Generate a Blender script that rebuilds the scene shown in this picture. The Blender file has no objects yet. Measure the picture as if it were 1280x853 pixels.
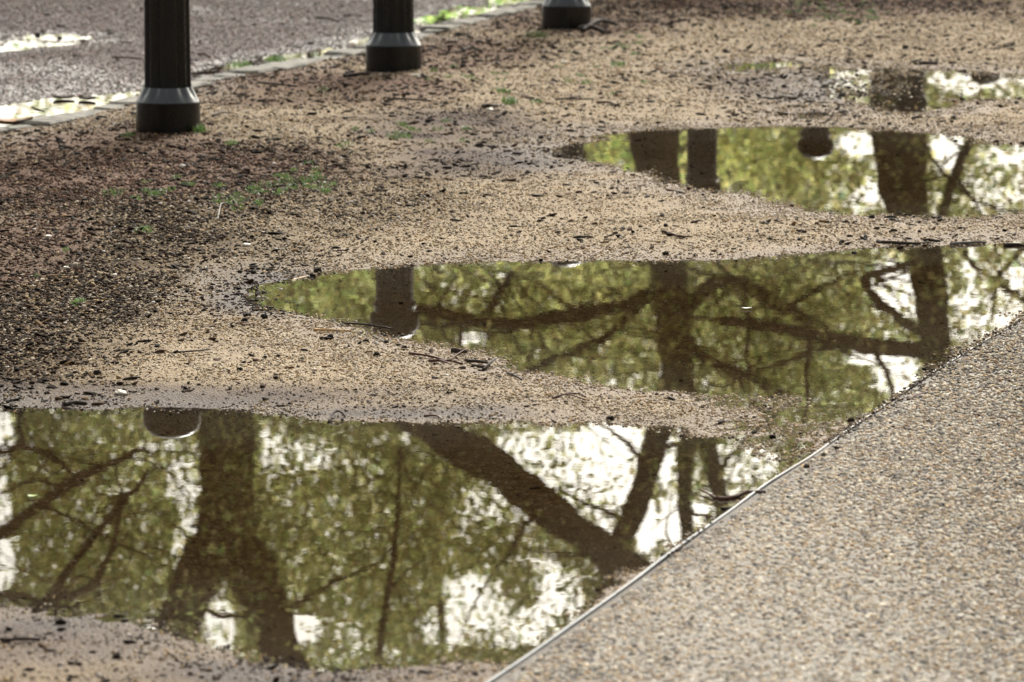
import bpy, bmesh, math, random
import numpy as np
from mathutils import Vector, Matrix, Quaternion, noise as mnoise

random.seed(7)
RNG = np.random.default_rng(11)
SC = bpy.context.scene
COL = SC.collection

# ------------------------------------------------------------------ camera model (photo pixels, 1280 x 853)
F = 5200.0
CAM_H = 1.60
TH = math.atan(816.5 / F)
CT, ST = math.cos(TH), math.sin(TH)


def ray(px, py):
    u = (px - 640.0) / F
    v = -(py - 426.5) / F
    return u, CT + v * ST, -ST + v * CT


def gp(px, py, z=0.0):
    dx, dy, dz = ray(px, py)
    t = (z - CAM_H) / dz
    return dx * t, dy * t


def rp(px, py, Y):
    """world point at distance Y that is mirrored by level water at photo pixel px, py"""
    dx, dy, dz = ray(px, py)
    t = Y / dy
    return Vector((dx * t, Y, -(CAM_H + dz * t)))


# ------------------------------------------------------------------ numpy noise
_LAT = [np.random.default_rng(100 + i).random((256, 256)) for i in range(24)]


def vnoise(x, y, lam, k=0):
    L = _LAT[k % 24]
    u = np.asarray(x, float) / lam + 37.3 * (k + 1)
    v = np.asarray(y, float) / lam + 91.7 * (k + 1)
    iu = np.floor(u).astype(np.int64); iv = np.floor(v).astype(np.int64)
    fu = u - iu; fv = v - iv
    fu = fu * fu * (3 - 2 * fu); fv = fv * fv * (3 - 2 * fv)
    i0 = iu & 255; i1 = (iu + 1) & 255; j0 = iv & 255; j1 = (iv + 1) & 255
    a = L[i0, j0] * (1 - fu) + L[i1, j0] * fu
    b = L[i0, j1] * (1 - fu) + L[i1, j1] * fu
    return (a * (1 - fv) + b * fv) * 2 - 1


def fbm(x, y, lam, k=0, octv=3):
    s = 0; a = 1.0; t = 0
    for o in range(octv):
        s = s + a * vnoise(x, y, lam / 2 ** o, k + o); t += a; a *= .5
    return s / t


def sstep(a, b, x):
    t = np.clip((x - a) / (b - a), 0, 1)
    return t * t * (3 - 2 * t)


def sdf(poly, x, y):
    """signed distance, negative inside"""
    x = np.asarray(x, float); y = np.asarray(y, float)
    d2 = np.full(x.shape, 1e18); inside = np.zeros(x.shape, bool)
    n = len(poly)
    for i in range(n):
        ax, ay = poly[i]; bx, by = poly[(i + 1) % n]
        ex, ey = bx - ax, by - ay
        t = np.clip(((x - ax) * ex + (y - ay) * ey) / (ex * ex + ey * ey + 1e-12), 0, 1)
        d2 = np.minimum(d2, (x - ax - t * ex) ** 2 + (y - ay - t * ey) ** 2)
        c = ((ay > y) != (by > y)) & (x < (bx - ax) * (y - ay) / (by - ay + 1e-15) + ax)
        inside ^= c
    d = np.sqrt(d2)
    return np.where(inside, -d, d)


def P(*pts):
    return [gp(a, b) for a, b in pts]


# ------------------------------------------------------------------ plan of the place
EDGE_PX = [(420, 985), (520, 915), (612, 853), (700, 793), (800, 722), (890, 655), (960, 605), (1010, 573), (1060, 538),
           (1120, 497), (1170, 463), (1230, 426), (1285, 396), (1360, 360), (1450, 322)]
EDGE = [gp(a, b, .013) for a, b in EDGE_PX]
PUD = [
    # near puddle
    P((-260, 520), (-60, 513), (50, 512), (130, 513), (180, 514), (250, 517), (330, 521), (420, 525), (520, 527), (600, 529),
      (680, 526), (760, 526), (830, 531), (890, 536), (940, 546), (985, 566), (1000, 579), (960, 606), (890, 656), (800, 723),
      (700, 794), (640, 835), (600, 826), (540, 834), (440, 838), (350, 831), (280, 815), (220, 800), (150, 784), (100, 770),
      (60, 762), (0, 755), (-60, 750), (-260, 745)),
    # middle puddle
    P((322, 374), (345, 357), (400, 341), (470, 333), (540, 329), (640, 326), (740, 325), (830, 327), (900, 324), (960, 320),
      (1040, 314), (1120, 311), (1200, 308), (1290, 305), (1420, 300), (1450, 322), (1360, 360), (1285, 396), (1230, 426),
      (1170, 463), (1135, 487), (1090, 500), (1000, 500), (940, 498), (880, 495), (820, 488), (760, 476), (700, 465),
      (640, 455), (590, 441), (540, 431), (490, 425), (440, 413), (390, 403), (350, 391)),
    # third puddle
    P((672, 191), (690, 187), (720, 181), (760, 169), (830, 161), (900, 158), (1000, 157), (1100, 161), (1180, 168), (1240, 177),
      (1330, 186), (1400, 215), (1350, 262), (1290, 270), (1200, 272), (1120, 270), (1040, 266), (980, 258), (930, 246),
      (890, 239), (840, 231), (790, 219), (740, 206), (710, 199), (690, 196)),
    # upper right
    P((1012, 92), (1030, 82), (1060, 85), (1110, 84), (1180, 87), (1240, 91), (1330, 96), (1330, 124), (1240, 124), (1190, 128),
      (1160, 139), (1100, 141), (1062, 126), (1030, 108)),
    # gutter strip
    P((-120, 160), (-20, 134), (60, 123), (130, 118), (180, 112), (250, 84), (300, 72), (370, 63), (430, 55), (500, 32), (540, 16),
      (600, 0), (680, -14), (740, -28), (740, -22), (690, -2), (600, 20), (530, 40), (420, 67), (330, 85), (250, 100),
      (160, 127), (60, 149), (-20, 165), (-120, 188)),
    # pool on the road
    P((-60, 50), (20, 44), (80, 42), (118, 46), (100, 55), (60, 59), (20, 64), (-60, 74)),
    # thin film left of the upper right puddle
    P((885, 86), (930, 78), (995, 77), (985, 83), (930, 90)),
    P((960, 146), (1000, 138), (1050, 138), (1045, 148), (1000, 152)),
]
DEEP = [.032, .030, .026, .0085, .0115, .0045, .005, .006]
SHELF = P((850, 500), (950, 492), (1080, 496), (1135, 486), (1080, 524), (1010, 574), (960, 575), (900, 545))
KERB_PX = [(-200, 205), (-20, 169), (60, 153), (160, 131), (250, 104), (330, 89), (420, 71), (530, 44), (600, 24), (690, 2), (800, -34), (950, -75)]
KERB = P(*KERB_PX)
KX = np.array([p[0] for p in KERB]); KY = np.array([p[1] for p in KERB])


def kerb_side(x, y):
    """> 0 beyond the kerb (road side), metres in y"""
    x = np.asarray(x, float)
    yy = np.interp(x, KX, KY)
    s0 = (KY[1] - KY[0]) / (KX[1] - KX[0]); s1 = (KY[-1] - KY[-2]) / (KX[-1] - KX[-2])
    yy = np.where(x < KX[0], KY[0] + (x - KX[0]) * s0, yy)
    yy = np.where(x > KX[-1], KY[-1] + (x - KX[-1]) * s1, yy)
    return y - yy


EX = np.array([p[0] for p in EDGE]); EY = np.array([p[1] for p in EDGE])


def path_side(x, y):
    """> 0 on the path side, metres in x"""
    xx = np.interp(y, EY, EX)
    sl0 = (EX[1] - EX[0]) / (EY[1] - EY[0]); sl1 = (EX[-1] - EX[-2]) / (EY[-1] - EY[-2])
    y = np.asarray(y, float)
    xx = np.where(y < EY[0], EX[0] + (y - EY[0]) * sl0, xx)
    xx = np.where(y > EY[-1], EX[-1] + (y - EY[-1]) * sl1, xx)
    return np.asarray(x, float) - xx


def height(x, y):
    x = np.asarray(x, float); y = np.asarray(y, float)
    out = np.full(x.shape, 9.0); dep = np.zeros(x.shape)
    for poly, dp in zip(PUD, DEEP):
        px = [p[0] for p in poly]; py = [p[1] for p in poly]
        m = (x > min(px) - 1.2) & (x < max(px) + 1.2) & (y > min(py) - 1.2) & (y < max(py) + 1.2)
        if not m.any(): continue
        d = sdf(poly, x[m], y[m])
        cur = out[m]; cd = dep[m]
        better = d < cur
        cur = np.where(better, d, cur); cd = np.where(better, dp, cd)
        out[m] = cur; dep[m] = cd
    hin = -dep * (1 - np.exp(np.minimum(out, 0) / .75)) + np.maximum(out, -.08) * .012
    hout = .020 * (1 - np.exp(-np.maximum(out, 0) / .6)) + np.minimum(np.maximum(out, 0), .08) * .012
    h = np.where(out < 0, hin, hout)
    px = [p[0] for p in SHELF]; py = [p[1] for p in SHELF]
    m = (x > min(px) - .4) & (x < max(px) + .4) & (y > min(py) - .4) & (y < max(py) + .4)
    if m.any():
        w = sstep(.12, -.08, sdf(SHELF, x[m], y[m]))
        h[m] = h[m] * (1 - w) + (-.0012) * w
    far = np.exp(-np.maximum(np.hypot(x, y - 14) - 14, 0) / 20)
    h = h + far * (.0034 * fbm(x, y, .45, 0, 2) + .0028 * fbm(x, y, .13, 3, 3) + .0016 * fbm(x, y, .035, 6, 2))
    h = h + far * .012 * np.maximum(0, fbm(x, y, 1.6, 9, 2)) * sstep(.15, .8, out)
    ks = kerb_side(x, y)
    h = h + np.clip(ks - .6, 0, 30) * .004 * sstep(0, .8, out)
    return h


def H1(x, y):
    return float(height(np.array([x]), np.array([y]))[0])


def gph(px, py):
    z = 0.0
    for _ in range(4):
        x, y = gp(px, py, z); z = max(H1(x, y), -.03)
        if path_side(np.array([x]), np.array([y]))[0] > 0: z = .012
    return x, y, z


# ------------------------------------------------------------------ object helpers
def tag(o, label=None, cat=None, group=None, kind=None):
    if label: o['label'] = label
    if cat: o['category'] = cat
    if group: o['group'] = group
    if kind: o['kind'] = kind
    return o


def link(o, parent=None):
    COL.objects.link(o)
    if parent is not None: o.parent = parent
    return o


def empty(name, loc, rz=0):
    o = bpy.data.objects.new(name, None); o.empty_display_size = .1
    COL.objects.link(o); o.location = loc; o.rotation_euler = (0, 0, rz)
    return o


def np_mesh(name, verts, faces, mat, parent=None, smooth=True, attrs=None):
    """verts (n,3); faces (m,k) all the same k"""
    me = bpy.data.meshes.new(name)
    n = len(verts); m, k = faces.shape
    me.vertices.add(n); me.vertices.foreach_set('co', np.asarray(verts, np.float32).ravel())
    me.loops.add(m * k); me.loops.foreach_set('vertex_index', faces.astype(np.int32).ravel())
    me.polygons.add(m)
    me.polygons.foreach_set('loop_start', np.arange(0, m * k, k, dtype=np.int32))
    me.polygons.foreach_set('use_smooth', np.full(m, smooth))
    for an, av in (attrs or {}).items():
        if av.ndim == 2:
            a = me.attributes.new(an, 'FLOAT_COLOR', 'POINT')
            c = np.ones((n, 4), np.float32); c[:, :av.shape[1]] = av
            a.data.foreach_set('color', c.ravel())
        else:
            a = me.attributes.new(an, 'FLOAT', 'POINT'); a.data.foreach_set('value', av.astype(np.float32))
    me.update(calc_edges=True); me.validate()
    if mat: me.materials.append(mat)
    o = bpy.data.objects.new(name, me)
    return link(o, parent)


def bm_obj(name, bm, mat, parent=None, smooth=True):
    me = bpy.data.meshes.new(name); bm.normal_update(); bm.to_mesh(me); bm.free()
    for p in me.polygons: p.use_smooth = smooth
    me.materials.append(mat)
    return link(bpy.data.objects.new(name, me), parent)


# ------------------------------------------------------------------ node helpers
def new_mat(name):
    m = bpy.data.materials.new(name); m.use_nodes = True
    nt = m.node_tree; nt.nodes.clear()
    out = nt.nodes.new('ShaderNodeOutputMaterial')
    return m, nt, out


class G:
    def __init__(s, nt): s.nt = nt
    def n(s, t, **kw):
        nd = s.nt.nodes.new(t)
        for k, v in kw.items():
            if k.startswith('i_'):
                key = k[2:]
                key = int(key) if key.isdigit() else key.replace('_', ' ')
                if hasattr(v, 'is_output') and v.is_output: s.nt.links.new(v, nd.inputs[key])
                else: nd.inputs[key].default_value = v
            else: setattr(nd, k, v)
        return nd
    def link(s, a, b): s.nt.links.new(a, b)
    def math(s, op, a, b=0.0, c=None, clamp=False):
        nd = s.nt.nodes.new('ShaderNodeMath'); nd.operation = op; nd.use_clamp = clamp
        for i, v in enumerate((a, b, c)):
            if v is None: continue
            if hasattr(v, 'is_output'): s.nt.links.new(v, nd.inputs[i])
            else: nd.inputs[i].default_value = v
        return nd.outputs[0]
    def mix(s, fac, a, b, mode='MIX'):
        nd = s.nt.nodes.new('ShaderNodeMix'); nd.data_type = 'RGBA'; nd.blend_type = mode
        for i, v in ((0, fac), (6, a), (7, b)):
            if hasattr(v, 'is_output'): s.nt.links.new(v, nd.inputs[i])
            else: nd.inputs[i].default_value = v if i == 0 else (tuple(v) + (1,) if len(v) == 3 else v)
        return nd.outputs[2]
    def ramp(s, fac, stops, interp='LINEAR'):
        nd = s.nt.nodes.new('ShaderNodeValToRGB'); cr = nd.color_ramp; cr.interpolation = interp
        while len(cr.elements) < len(stops): cr.elements.new(.5)
        for e, (p, c) in zip(cr.elements, stops):
            e.position = p; e.color = tuple(c) + (1,) if len(c) == 3 else c
        s.nt.links.new(fac, nd.inputs[0])
        return nd.outputs[0]
    def noise(s, vec, scale, detail=2, rough=.5):
        nd = s.nt.nodes.new('ShaderNodeTexNoise'); nd.inputs['Scale'].default_value = scale
        nd.inputs['Detail'].default_value = detail; nd.inputs['Roughness'].default_value = rough
        if vec is not None: s.nt.links.new(vec, nd.inputs['Vector'])
        return nd
    def voro(s, vec, scale, feature='F1', rnd=1.0):
        nd = s.nt.nodes.new('ShaderNodeTexVoronoi'); nd.feature = feature
        nd.inputs['Scale'].default_value = scale; nd.inputs['Randomness'].default_value = rnd
        if vec is not None: s.nt.links.new(vec, nd.inputs['Vector'])
        return nd


def plain(name, col, rough=.7, var=.25, scale=40, spec=.3, bump=0.0):
    m, nt, out = new_mat(name); g = G(nt)
    tc = g.n('ShaderNodeTexCoord').outputs['Object']
    ns = g.noise(tc, scale, 4)
    lo = [c * (1 - var) for c in col]; hi = [c * (1 + var) for c in col]
    c = g.ramp(ns.outputs[0], [(.3, lo), (.7, hi)])
    b = g.n('ShaderNodeBsdfPrincipled', i_Base_Color=c, i_Roughness=rough)
    b.inputs['Specular IOR Level'].default_value = spec
    if bump:
        bp = g.n('ShaderNodeBump', i_Height=ns.outputs[0], i_Strength=bump, i_Distance=.01)
        g.link(bp.outputs[0], b.inputs['Normal'])
    g.link(b.outputs[0], out.inputs[0])
    return m


# ground: mask channels r = dark soil, g = damp silt, b = reddish bark mulch
def ground_material(name, kind):
    m, nt, out = new_mat(name); g = G(nt)
    pos = g.n('ShaderNodeNewGeometry').outputs['Position']
    at = g.n('ShaderNodeAttribute', attribute_name='mask')
    sep = g.n('ShaderNodeSeparateColor'); g.link(at.outputs['Color'], sep.inputs[0])
    dark, silt, red = sep.outputs[0], sep.outputs[1], sep.outputs[2]
    v1 = g.voro(pos, 150); v2 = g.voro(pos, 320); n1 = g.noise(pos, 45, 4, .6); n2 = g.noise(pos, 3.0, 3)
    rnd = g.n('ShaderNodeSeparateColor'); g.link(v1.outputs['Color'], rnd.inputs[0])
    rnd2 = g.n('ShaderNodeSeparateColor'); g.link(v2.outputs['Color'], rnd2.inputs[0])
    if kind == 'ground':
        sand = g.ramp(rnd.outputs[0], [(0, (.13, .10, .068)), (.2, (.27, .215, .14)), (.5, (.36, .295, .20)), (.78, (.44, .37, .26)), (.93, (.33, .22, .115)), (1, (.58, .53, .45))])
        fine = g.ramp(rnd2.outputs[1], [(0, (.10, .075, .05)), (.35, (.24, .19, .125)), (.6, (.36, .295, .20)), (1, (.52, .45, .33))])
        tan = g.mix(.55, sand, fine)
        soil = g.ramp(rnd.outputs[1], [(0, (.016, .011, .007)), (.45, (.045, .031, .019)), (.72, (.09, .063, .038)), (.9, (.22, .165, .095)), (1, (.36, .28, .17))])
        mulch = g.ramp(rnd2.outputs[0], [(0, (.05, .035, .028)), (.5, (.125, .085, .065)), (1, (.27, .175, .12))])
        mud = g.ramp(n1.outputs[0], [(.3, (.055, .043, .038)), (.55, (.105, .084, .073)), (.75, (.17, .142, .12))])
        c = g.mix(dark, tan, soil)
        c = g.mix(red, c, mulch)
        c = g.mix(silt, c, mud)
    else:
        base = g.ramp(rnd.outputs[0], [(0, (.07, .06, .06)), (.35, (.16, .138, .134)), (.7, (.23, .20, .19)), (.9, (.29, .195, .17)), (1, (.48, .45, .41))])
        fine = g.ramp(rnd2.outputs[0], [(0, (.085, .073, .072)), (1, (.21, .185, .175))])
        c = g.mix(.45, base, fine)
        c = g.mix(g.math('MULTIPLY', red, .8), c, (.12, .078, .062))
        c = g.mix(silt, c, (.17, .155, .13))
    c = g.mix(g.math('MULTIPLY', g.math('SUBTRACT', n2.outputs[0], .35, clamp=True), .9), c, g.mix(1.0, c, (.62, .60, .58), 'MULTIPLY'))
    # submerged bed: olive brown silt and algae (attribute 'bed')
    ab = g.n('ShaderNodeAttribute', attribute_name='bed').outputs['Fac']
    bedc = g.ramp(n1.outputs[0], [(.28, (.115, .076, .037)), (.55, (.245, .175, .09)), (.8, (.46, .36, .21))])
    speck = g.ramp(rnd.outputs[2], [(.86, (0, 0, 0)), (.97, (1, 1, 1))])
    bedc = g.mix(g.math('MULTIPLY', speck, .7), bedc, (.60, .50, .32))
    c = g.mix(ab, c, bedc)
    wet = g.n('ShaderNodeAttribute', attribute_name='wet').outputs['Fac']
    c = g.mix(wet, c, g.mix(1.0, c, (.52, .47, .44), 'MULTIPLY'))
    hgt = g.math('SUBTRACT', g.math('MULTIPLY', n1.outputs[0], .5), v1.outputs['Distance'])
    bp = g.n('ShaderNodeBump', i_Height=hgt, i_Strength=.75, i_Distance=.006)
    c = g.mix(1.0, c, (1.0, .97, 1.0), 'MULTIPLY')
    b = g.n('ShaderNodeBsdfPrincipled', i_Base_Color=c)
    ro = g.math('SUBTRACT', .9, g.math('MULTIPLY', wet, .14 if kind == 'ground' else .55))
    g.link(ro, b.inputs['Roughness'])
    g.link(g.math('MULTIPLY', g.math('SUBTRACT', 1.0, ab), g.math('ADD', g.math('MULTIPLY', wet, .22), .04)), b.inputs['Specular IOR Level'])
    g.link(bp.outputs[0], b.inputs['Normal'])
    g.link(b.outputs[0], out.inputs[0])
    return m


def pebble_material():
    m, nt, out = new_mat('pebble'); g = G(nt)
    at = g.n('ShaderNodeAttribute', attribute_name='col', attribute_type='INSTANCER')
    tc = g.n('ShaderNodeTexCoord').outputs['Object']
    ns = g.noise(tc, 1.5, 3)
    c = g.mix(ns.outputs[0], at.outputs['Color'], g.mix(1.0, at.outputs['Color'], (.6, .57, .54), 'MULTIPLY'))
    b = g.n('ShaderNodeBsdfPrincipled', i_Base_Color=c, i_Roughness=.75)
    b.inputs['Specular IOR Level'].default_value = .04
    g.link(b.outputs[0], out.inputs[0])
    return m


def water_material():
    m, nt, out = new_mat('puddle_water'); g = G(nt)
    pos = g.n('ShaderNodeNewGeometry').outputs['Position']
    acc = None
    for sc, amp in ((8.0, .0014), (34.0, .0014), (1.7, .0006)):
        ns = g.noise(pos, sc, 2)
        sub = g.n('ShaderNodeVectorMath', operation='SUBTRACT'); g.link(ns.outputs['Color'], sub.inputs[0]); sub.inputs[1].default_value = (.5, .5, .5)
        mul = g.n('ShaderNodeVectorMath', operation='MULTIPLY'); g.link(sub.outputs[0], mul.inputs[0]); mul.inputs[1].default_value = (amp, amp, 0)
        if acc is None: acc = mul.outputs[0]
        else:
            ad = g.n('ShaderNodeVectorMath', operation='ADD'); g.link(acc, ad.inputs[0]); g.link(mul.outputs[0], ad.inputs[1]); acc = ad.outputs[0]
    ad = g.n('ShaderNodeVectorMath', operation='ADD'); g.link(acc, ad.inputs[0]); ad.inputs[1].default_value = (0, 0, 1)
    nm = g.n('ShaderNodeVectorMath', operation='NORMALIZE'); g.link(ad.outputs[0], nm.inputs[0])
    fr = g.n('ShaderNodeFresnel', i_IOR=1.333); g.link(nm.outputs[0], fr.inputs['Normal'])
    gl = g.n('ShaderNodeBsdfGlossy', i_Roughness=0.0, i_Color=(1, 1, 1, 1)); g.link(nm.outputs[0], gl.inputs['Normal'])
    tr = g.n('ShaderNodeBsdfTransparent', i_Color=(.90, .87, .79, 1))
    mx = g.n('ShaderNodeMixShader'); g.link(fr.outputs[0], mx.inputs[0]); g.link(tr.outputs[0], mx.inputs[1]); g.link(gl.outputs[0], mx.inputs[2])
    g.link(mx.outputs[0], out.inputs[0])
    return m


def leaf_material(name='leaf'):
    m, nt, out = new_mat(name); g = G(nt)
    at = g.n('ShaderNodeAttribute', attribute_name='col')
    d = g.n('ShaderNodeBsdfPrincipled', i_Base_Color=at.outputs['Color'], i_Roughness=.5)
    d.inputs['Specular IOR Level'].default_value = .3
    t = g.n('ShaderNodeBsdfTranslucent', i_Color=g.mix(1.0, at.outputs['Color'], (2.6, 2.6, 2.35), 'MULTIPLY'))
    mx = g.n('ShaderNodeMixShader', i_0=.68); g.link(d.outputs[0], mx.inputs[1]); g.link(t.outputs[0], mx.inputs[2])
    g.link(mx.outputs[0], out.inputs[0])
    return m


def iron_material(coat=.0, rough=.2, spec=.35):
    m, nt, out = new_mat('black_painted_iron'); g = G(nt)
    tc = g.n('ShaderNodeTexCoord').outputs['Object']
    n1 = g.noise(tc, 60, 4); n2 = g.noise(tc, 9, 4, .65)
    c = g.ramp(n2.outputs[0], [(.35, (.0035, .0032, .003)), (.62, (.006, .0055, .005)), (.8, (.014, .011, .009))])
    r = g.ramp(n2.outputs[0], [(.3, (.17, .17, .17)), (.7, (.34, .34, .34))])
    bp = g.n('ShaderNodeBump', i_Height=n1.outputs[0], i_Strength=.12, i_Distance=.004)
    b = g.n('ShaderNodeBsdfPrincipled', i_Base_Color=c)
    b.inputs['Specular IOR Level'].default_value = spec; b.inputs['Coat Weight'].default_value = coat; b.inputs['Coat Roughness'].default_value = rough
    g.link(r, b.inputs['Roughness']); g.link(bp.outputs[0], b.inputs['Normal'])
    g.link(b.outputs[0], out.inputs[0])
    return m


M = {
    'ground': ground_material('gravel_ground', 'ground'), 'road': ground_material('wet_asphalt', 'road'),
    'pebble': pebble_material(), 'water': water_material(), 'leaf': leaf_material(), 'iron': iron_material(), 'iron_gloss': iron_material(1.0, .05, 1.0), 'iron_matte': iron_material(0, .2, .03),
    'bark': plain('bark', (.075, .052, .033), .9, .9, 5, .15, 1.0),
    'twig': plain('twig_dark', (.042, .029, .021), .8, .4, 60, .3, .4),
    'twig_red': plain('twig_red', (.085, .036, .022), .7, .35, 60, .3, .4),
    'twig_grey': plain('twig_grey', (.17, .15, .125), .8, .3, 60, .3, .4),
    'cane': plain('cane', (.55, .33, .13), .5, .2, 60, .4),
    'pod': plain('pod', (.032, .022, .016), .85, .4, 120, .2, .5),
    'stone': plain('pale_stone', (.62, .56, .46), .6, .15, 90, .4),
    'steel': plain('steel', (.23, .235, .24), .55, .3, 14, .5, .1),
    'kerb': plain('granite', (.150, .138, .115), .8, .6, 16, .2, .5),
    'dryleaf': plain('dry_leaf', (.20, .10, .04), .7, .35, 50, .3),
    'paleleaf': plain('pale_leaf', (.55, .53, .42), .55, .2, 50, .3),
}


def cement_material():
    m, nt, out = new_mat('cement'); g = G(nt)
    pos = g.n('ShaderNodeNewGeometry').outputs['Position']
    v = g.voro(pos, 210); n1 = g.noise(pos, 25, 4); n2 = g.noise(pos, 2.2, 3)
    r = g.n('ShaderNodeSeparateColor'); g.link(v.outputs['Color'], r.inputs[0])
    c = g.ramp(r.outputs[0], [(0, (.06, .052, .045)), (.3, (.15, .132, .11)), (.7, (.25, .222, .18)), (1, (.36, .32, .26))])
    c = g.mix(g.math('MULTIPLY', n2.outputs[0], .4), c, (.19, .165, .135))
    dt = g.n('ShaderNodeAttribute', attribute_name='dirt').outputs['Fac']
    c = g.mix(g.math('MULTIPLY', dt, .8), c, (.082, .066, .052))
    bp = g.n('ShaderNodeBump', i_Height=v.outputs['Distance'], i_Strength=.5, i_Distance=-.004)
    b = g.n('ShaderNodeBsdfPrincipled', i_Base_Color=c, i_Roughness=.85)
    g.link(bp.outputs[0], b.inputs['Normal']); g.link(b.outputs[0], out.inputs[0])
    return m


M['cement'] = cement_material()


def edging_material():
    m, nt, out = new_mat('dull_steel'); g = G(nt)
    pos = g.n('ShaderNodeNewGeometry').outputs['Position']
    sp = g.n('ShaderNodeSeparateXYZ'); g.link(pos, sp.inputs[0])
    far = g.n('ShaderNodeMapRange', i_1=7.9, i_2=9.0, i_3=.10, i_4=-.13); g.link(sp.outputs[1], far.inputs[0])
    d = g.math('SUBTRACT', g.noise(pos, 4.5, 5, .65).outputs[0], far.outputs[0])
    f = g.ramp(d, [(.46, (0, 0, 0)), (.56, (1, 1, 1))])
    st = g.ramp(g.noise(pos, 60, 3).outputs[0], [(.3, (.12, .124, .128)), (.7, (.22, .225, .23))])
    c = g.mix(f, st, (.085, .07, .055))
    b = g.n('ShaderNodeBsdfPrincipled', i_Base_Color=c, i_Roughness=.55); g.link(b.outputs[0], out.inputs[0])
    return m


M['edging'] = edging_material()

# ------------------------------------------------------------------ ground and road sheets
fx = np.arange(-3.6, 3.6001, .016); fy = np.arange(5.6, 24.0, .018)
gx = 3.6 + np.cumsum(.05 * 1.28 ** np.arange(32)); gyf = 24 + np.cumsum(.06 * 1.27 ** np.arange(33))
gyn = 5.6 - np.cumsum(.05 * 1.4 ** np.arange(24))
xs = np.concatenate([-gx[::-1], fx, gx]); ys = np.concatenate([gyn[::-1], fy, gyf])
XX, YY = np.meshgrid(xs, ys)
X = XX.ravel(); Y = YY.ravel()
Z = height(X, Y)
PS = path_side(X, Y)
Z = np.where(PS > .03, np.minimum(Z, -.02), Z)
Z = np.where((PS > 0) & (PS <= .03), np.minimum(Z, .004), Z)


def blob(cx, cy, rx, ry, soft=.5):
    """soft patch on the ground around the spot seen at photo pixel cx, cy"""
    x0, y0 = gp(cx, cy)
    sx = rx * y0 / F; sy = abs(gp(cx, cy - ry)[1] - gp(cx, cy + ry)[1]) / 2
    d = np.hypot((X - x0) / sx, (Y - y0) / sy)
    d = d + .35 * fbm(X, Y, .35, 12, 3)
    return sstep(1 + soft, 1 - soft, d)


dk = np.zeros_like(X); sl = np.zeros_like(X); rd = np.zeros_like(X)
for a in ((90, 270, 260, 120), (60, 360, 190, 110), (250, 230, 180, 60), (20, 440, 120, 60), (330, 215, 120, 45)): dk = np.maximum(dk, blob(*a))
for a in ((420, 260, 160, 40), (300, 350, 110, 60)): dk = np.maximum(dk, .5 * blob(*a))
for a in ((950, 12, 190, 16), (1130, 5, 170, 10)): dk = np.maximum(dk, .55 * blob(*a))
dk = np.clip(dk * (1 + .45 * fbm(X, Y, .22, 15, 3)), 0, 1)
for a in ((200, 215, 260, 36), (60, 225, 150, 40), (30, 320, 70, 60), (1000, 14, 300, 14), (350, 110, 140, 26), (560, 70, 130, 22), (120, 185, 170, 22), (480, 120, 90, 20), (760, 30, 90, 18), (640, 28, 60, 14)): rd = np.maximum(rd, .8 * blob(*a))
rd = np.clip(rd * (1 + .6 * fbm(X, Y, .3, 18, 3)), 0, 1)
for a in ((200, 500, 330, 16), (480, 517, 160, 9), (20, 810, 240, 55), (340, 845, 300, 22), (330, 370, 60, 28), (600, 200, 120, 26), (980, 110, 110, 22), (560, 160, 130, 22)): sl = np.maximum(sl, .75 * blob(*a))
sl = np.clip(sl * (1 + .6 * fbm(X, Y, .25, 20, 3)), 0, 1)
ks = kerb_side(X, Y)
wet = sstep(.012, .001, Z + .003 * fbm(X, Y, .15, 5, 2)) * .9
wet = np.maximum(wet, np.where(ks > 0, .2 + .8 * sstep(.0, .45, fbm(X, Y, .9, 16, 3) + .5 * sstep(1.2, .1, ks)), 0))
bed = sstep(-.001, -.0165, Z)
mask = np.stack([dk, sl, rd], 1)
ny, nx = XX.shape
ii = np.arange(ny * nx).reshape(ny, nx)
quads = np.stack([ii[:-1, :-1].ravel(), ii[:-1, 1:].ravel(), ii[1:, 1:].ravel(), ii[1:, :-1].ravel()], 1)
fc = ks[quads].mean(1) > 0
V = np.stack([X, Y, Z], 1)


def sub_sheet(name, sel, mat):
    q = quads[sel]; used = np.unique(q); remap = np.zeros(len(X), np.int64); remap[used] = np.arange(len(used))
    o = np_mesh(name, V[used], remap[q], mat, attrs={'mask': mask[used], 'wet': wet[used], 'bed': bed[used]})
    return tag(o, kind='structure')


sub_sheet('ground', ~fc, M['ground'])
sub_sheet('road', fc, M['road'])

# ------------------------------------------------------------------ exposed aggregate path
rows = []
ysp = np.concatenate([np.arange(3.0, 14.0, .05), np.arange(14, 40, .5)])
offs = np.concatenate([[.006], np.arange(.02, .2, .02), np.arange(.2, 3.6, .06)])
PX = -path_side(np.zeros_like(ysp), ysp)
pv = np.array([(PX[i] + o, y, .012 + .0015 * math.sin(o * 3 + y)) for i, y in enumerate(ysp) for o in offs])
nn = len(offs); pi_ = np.arange(len(pv)).reshape(len(ysp), nn)
pq = np.stack([pi_[:-1, :-1].ravel(), pi_[:-1, 1:].ravel(), pi_[1:, 1:].ravel(), pi_[1:, :-1].ravel()], 1)
_pd = np.tile(offs, len(ysp)); _dirt = sstep(.09, .015, _pd + .05 * fbm(pv[:, 0], pv[:, 1], .3, 9, 3))
_dirt = np.maximum(_dirt, .55 * sstep(.25, .6, fbm(pv[:, 0], pv[:, 1], .8, 11, 3)))
tag(np_mesh('path', pv, pq, M['cement'], attrs={'dirt': _dirt}), kind='structure')

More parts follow.
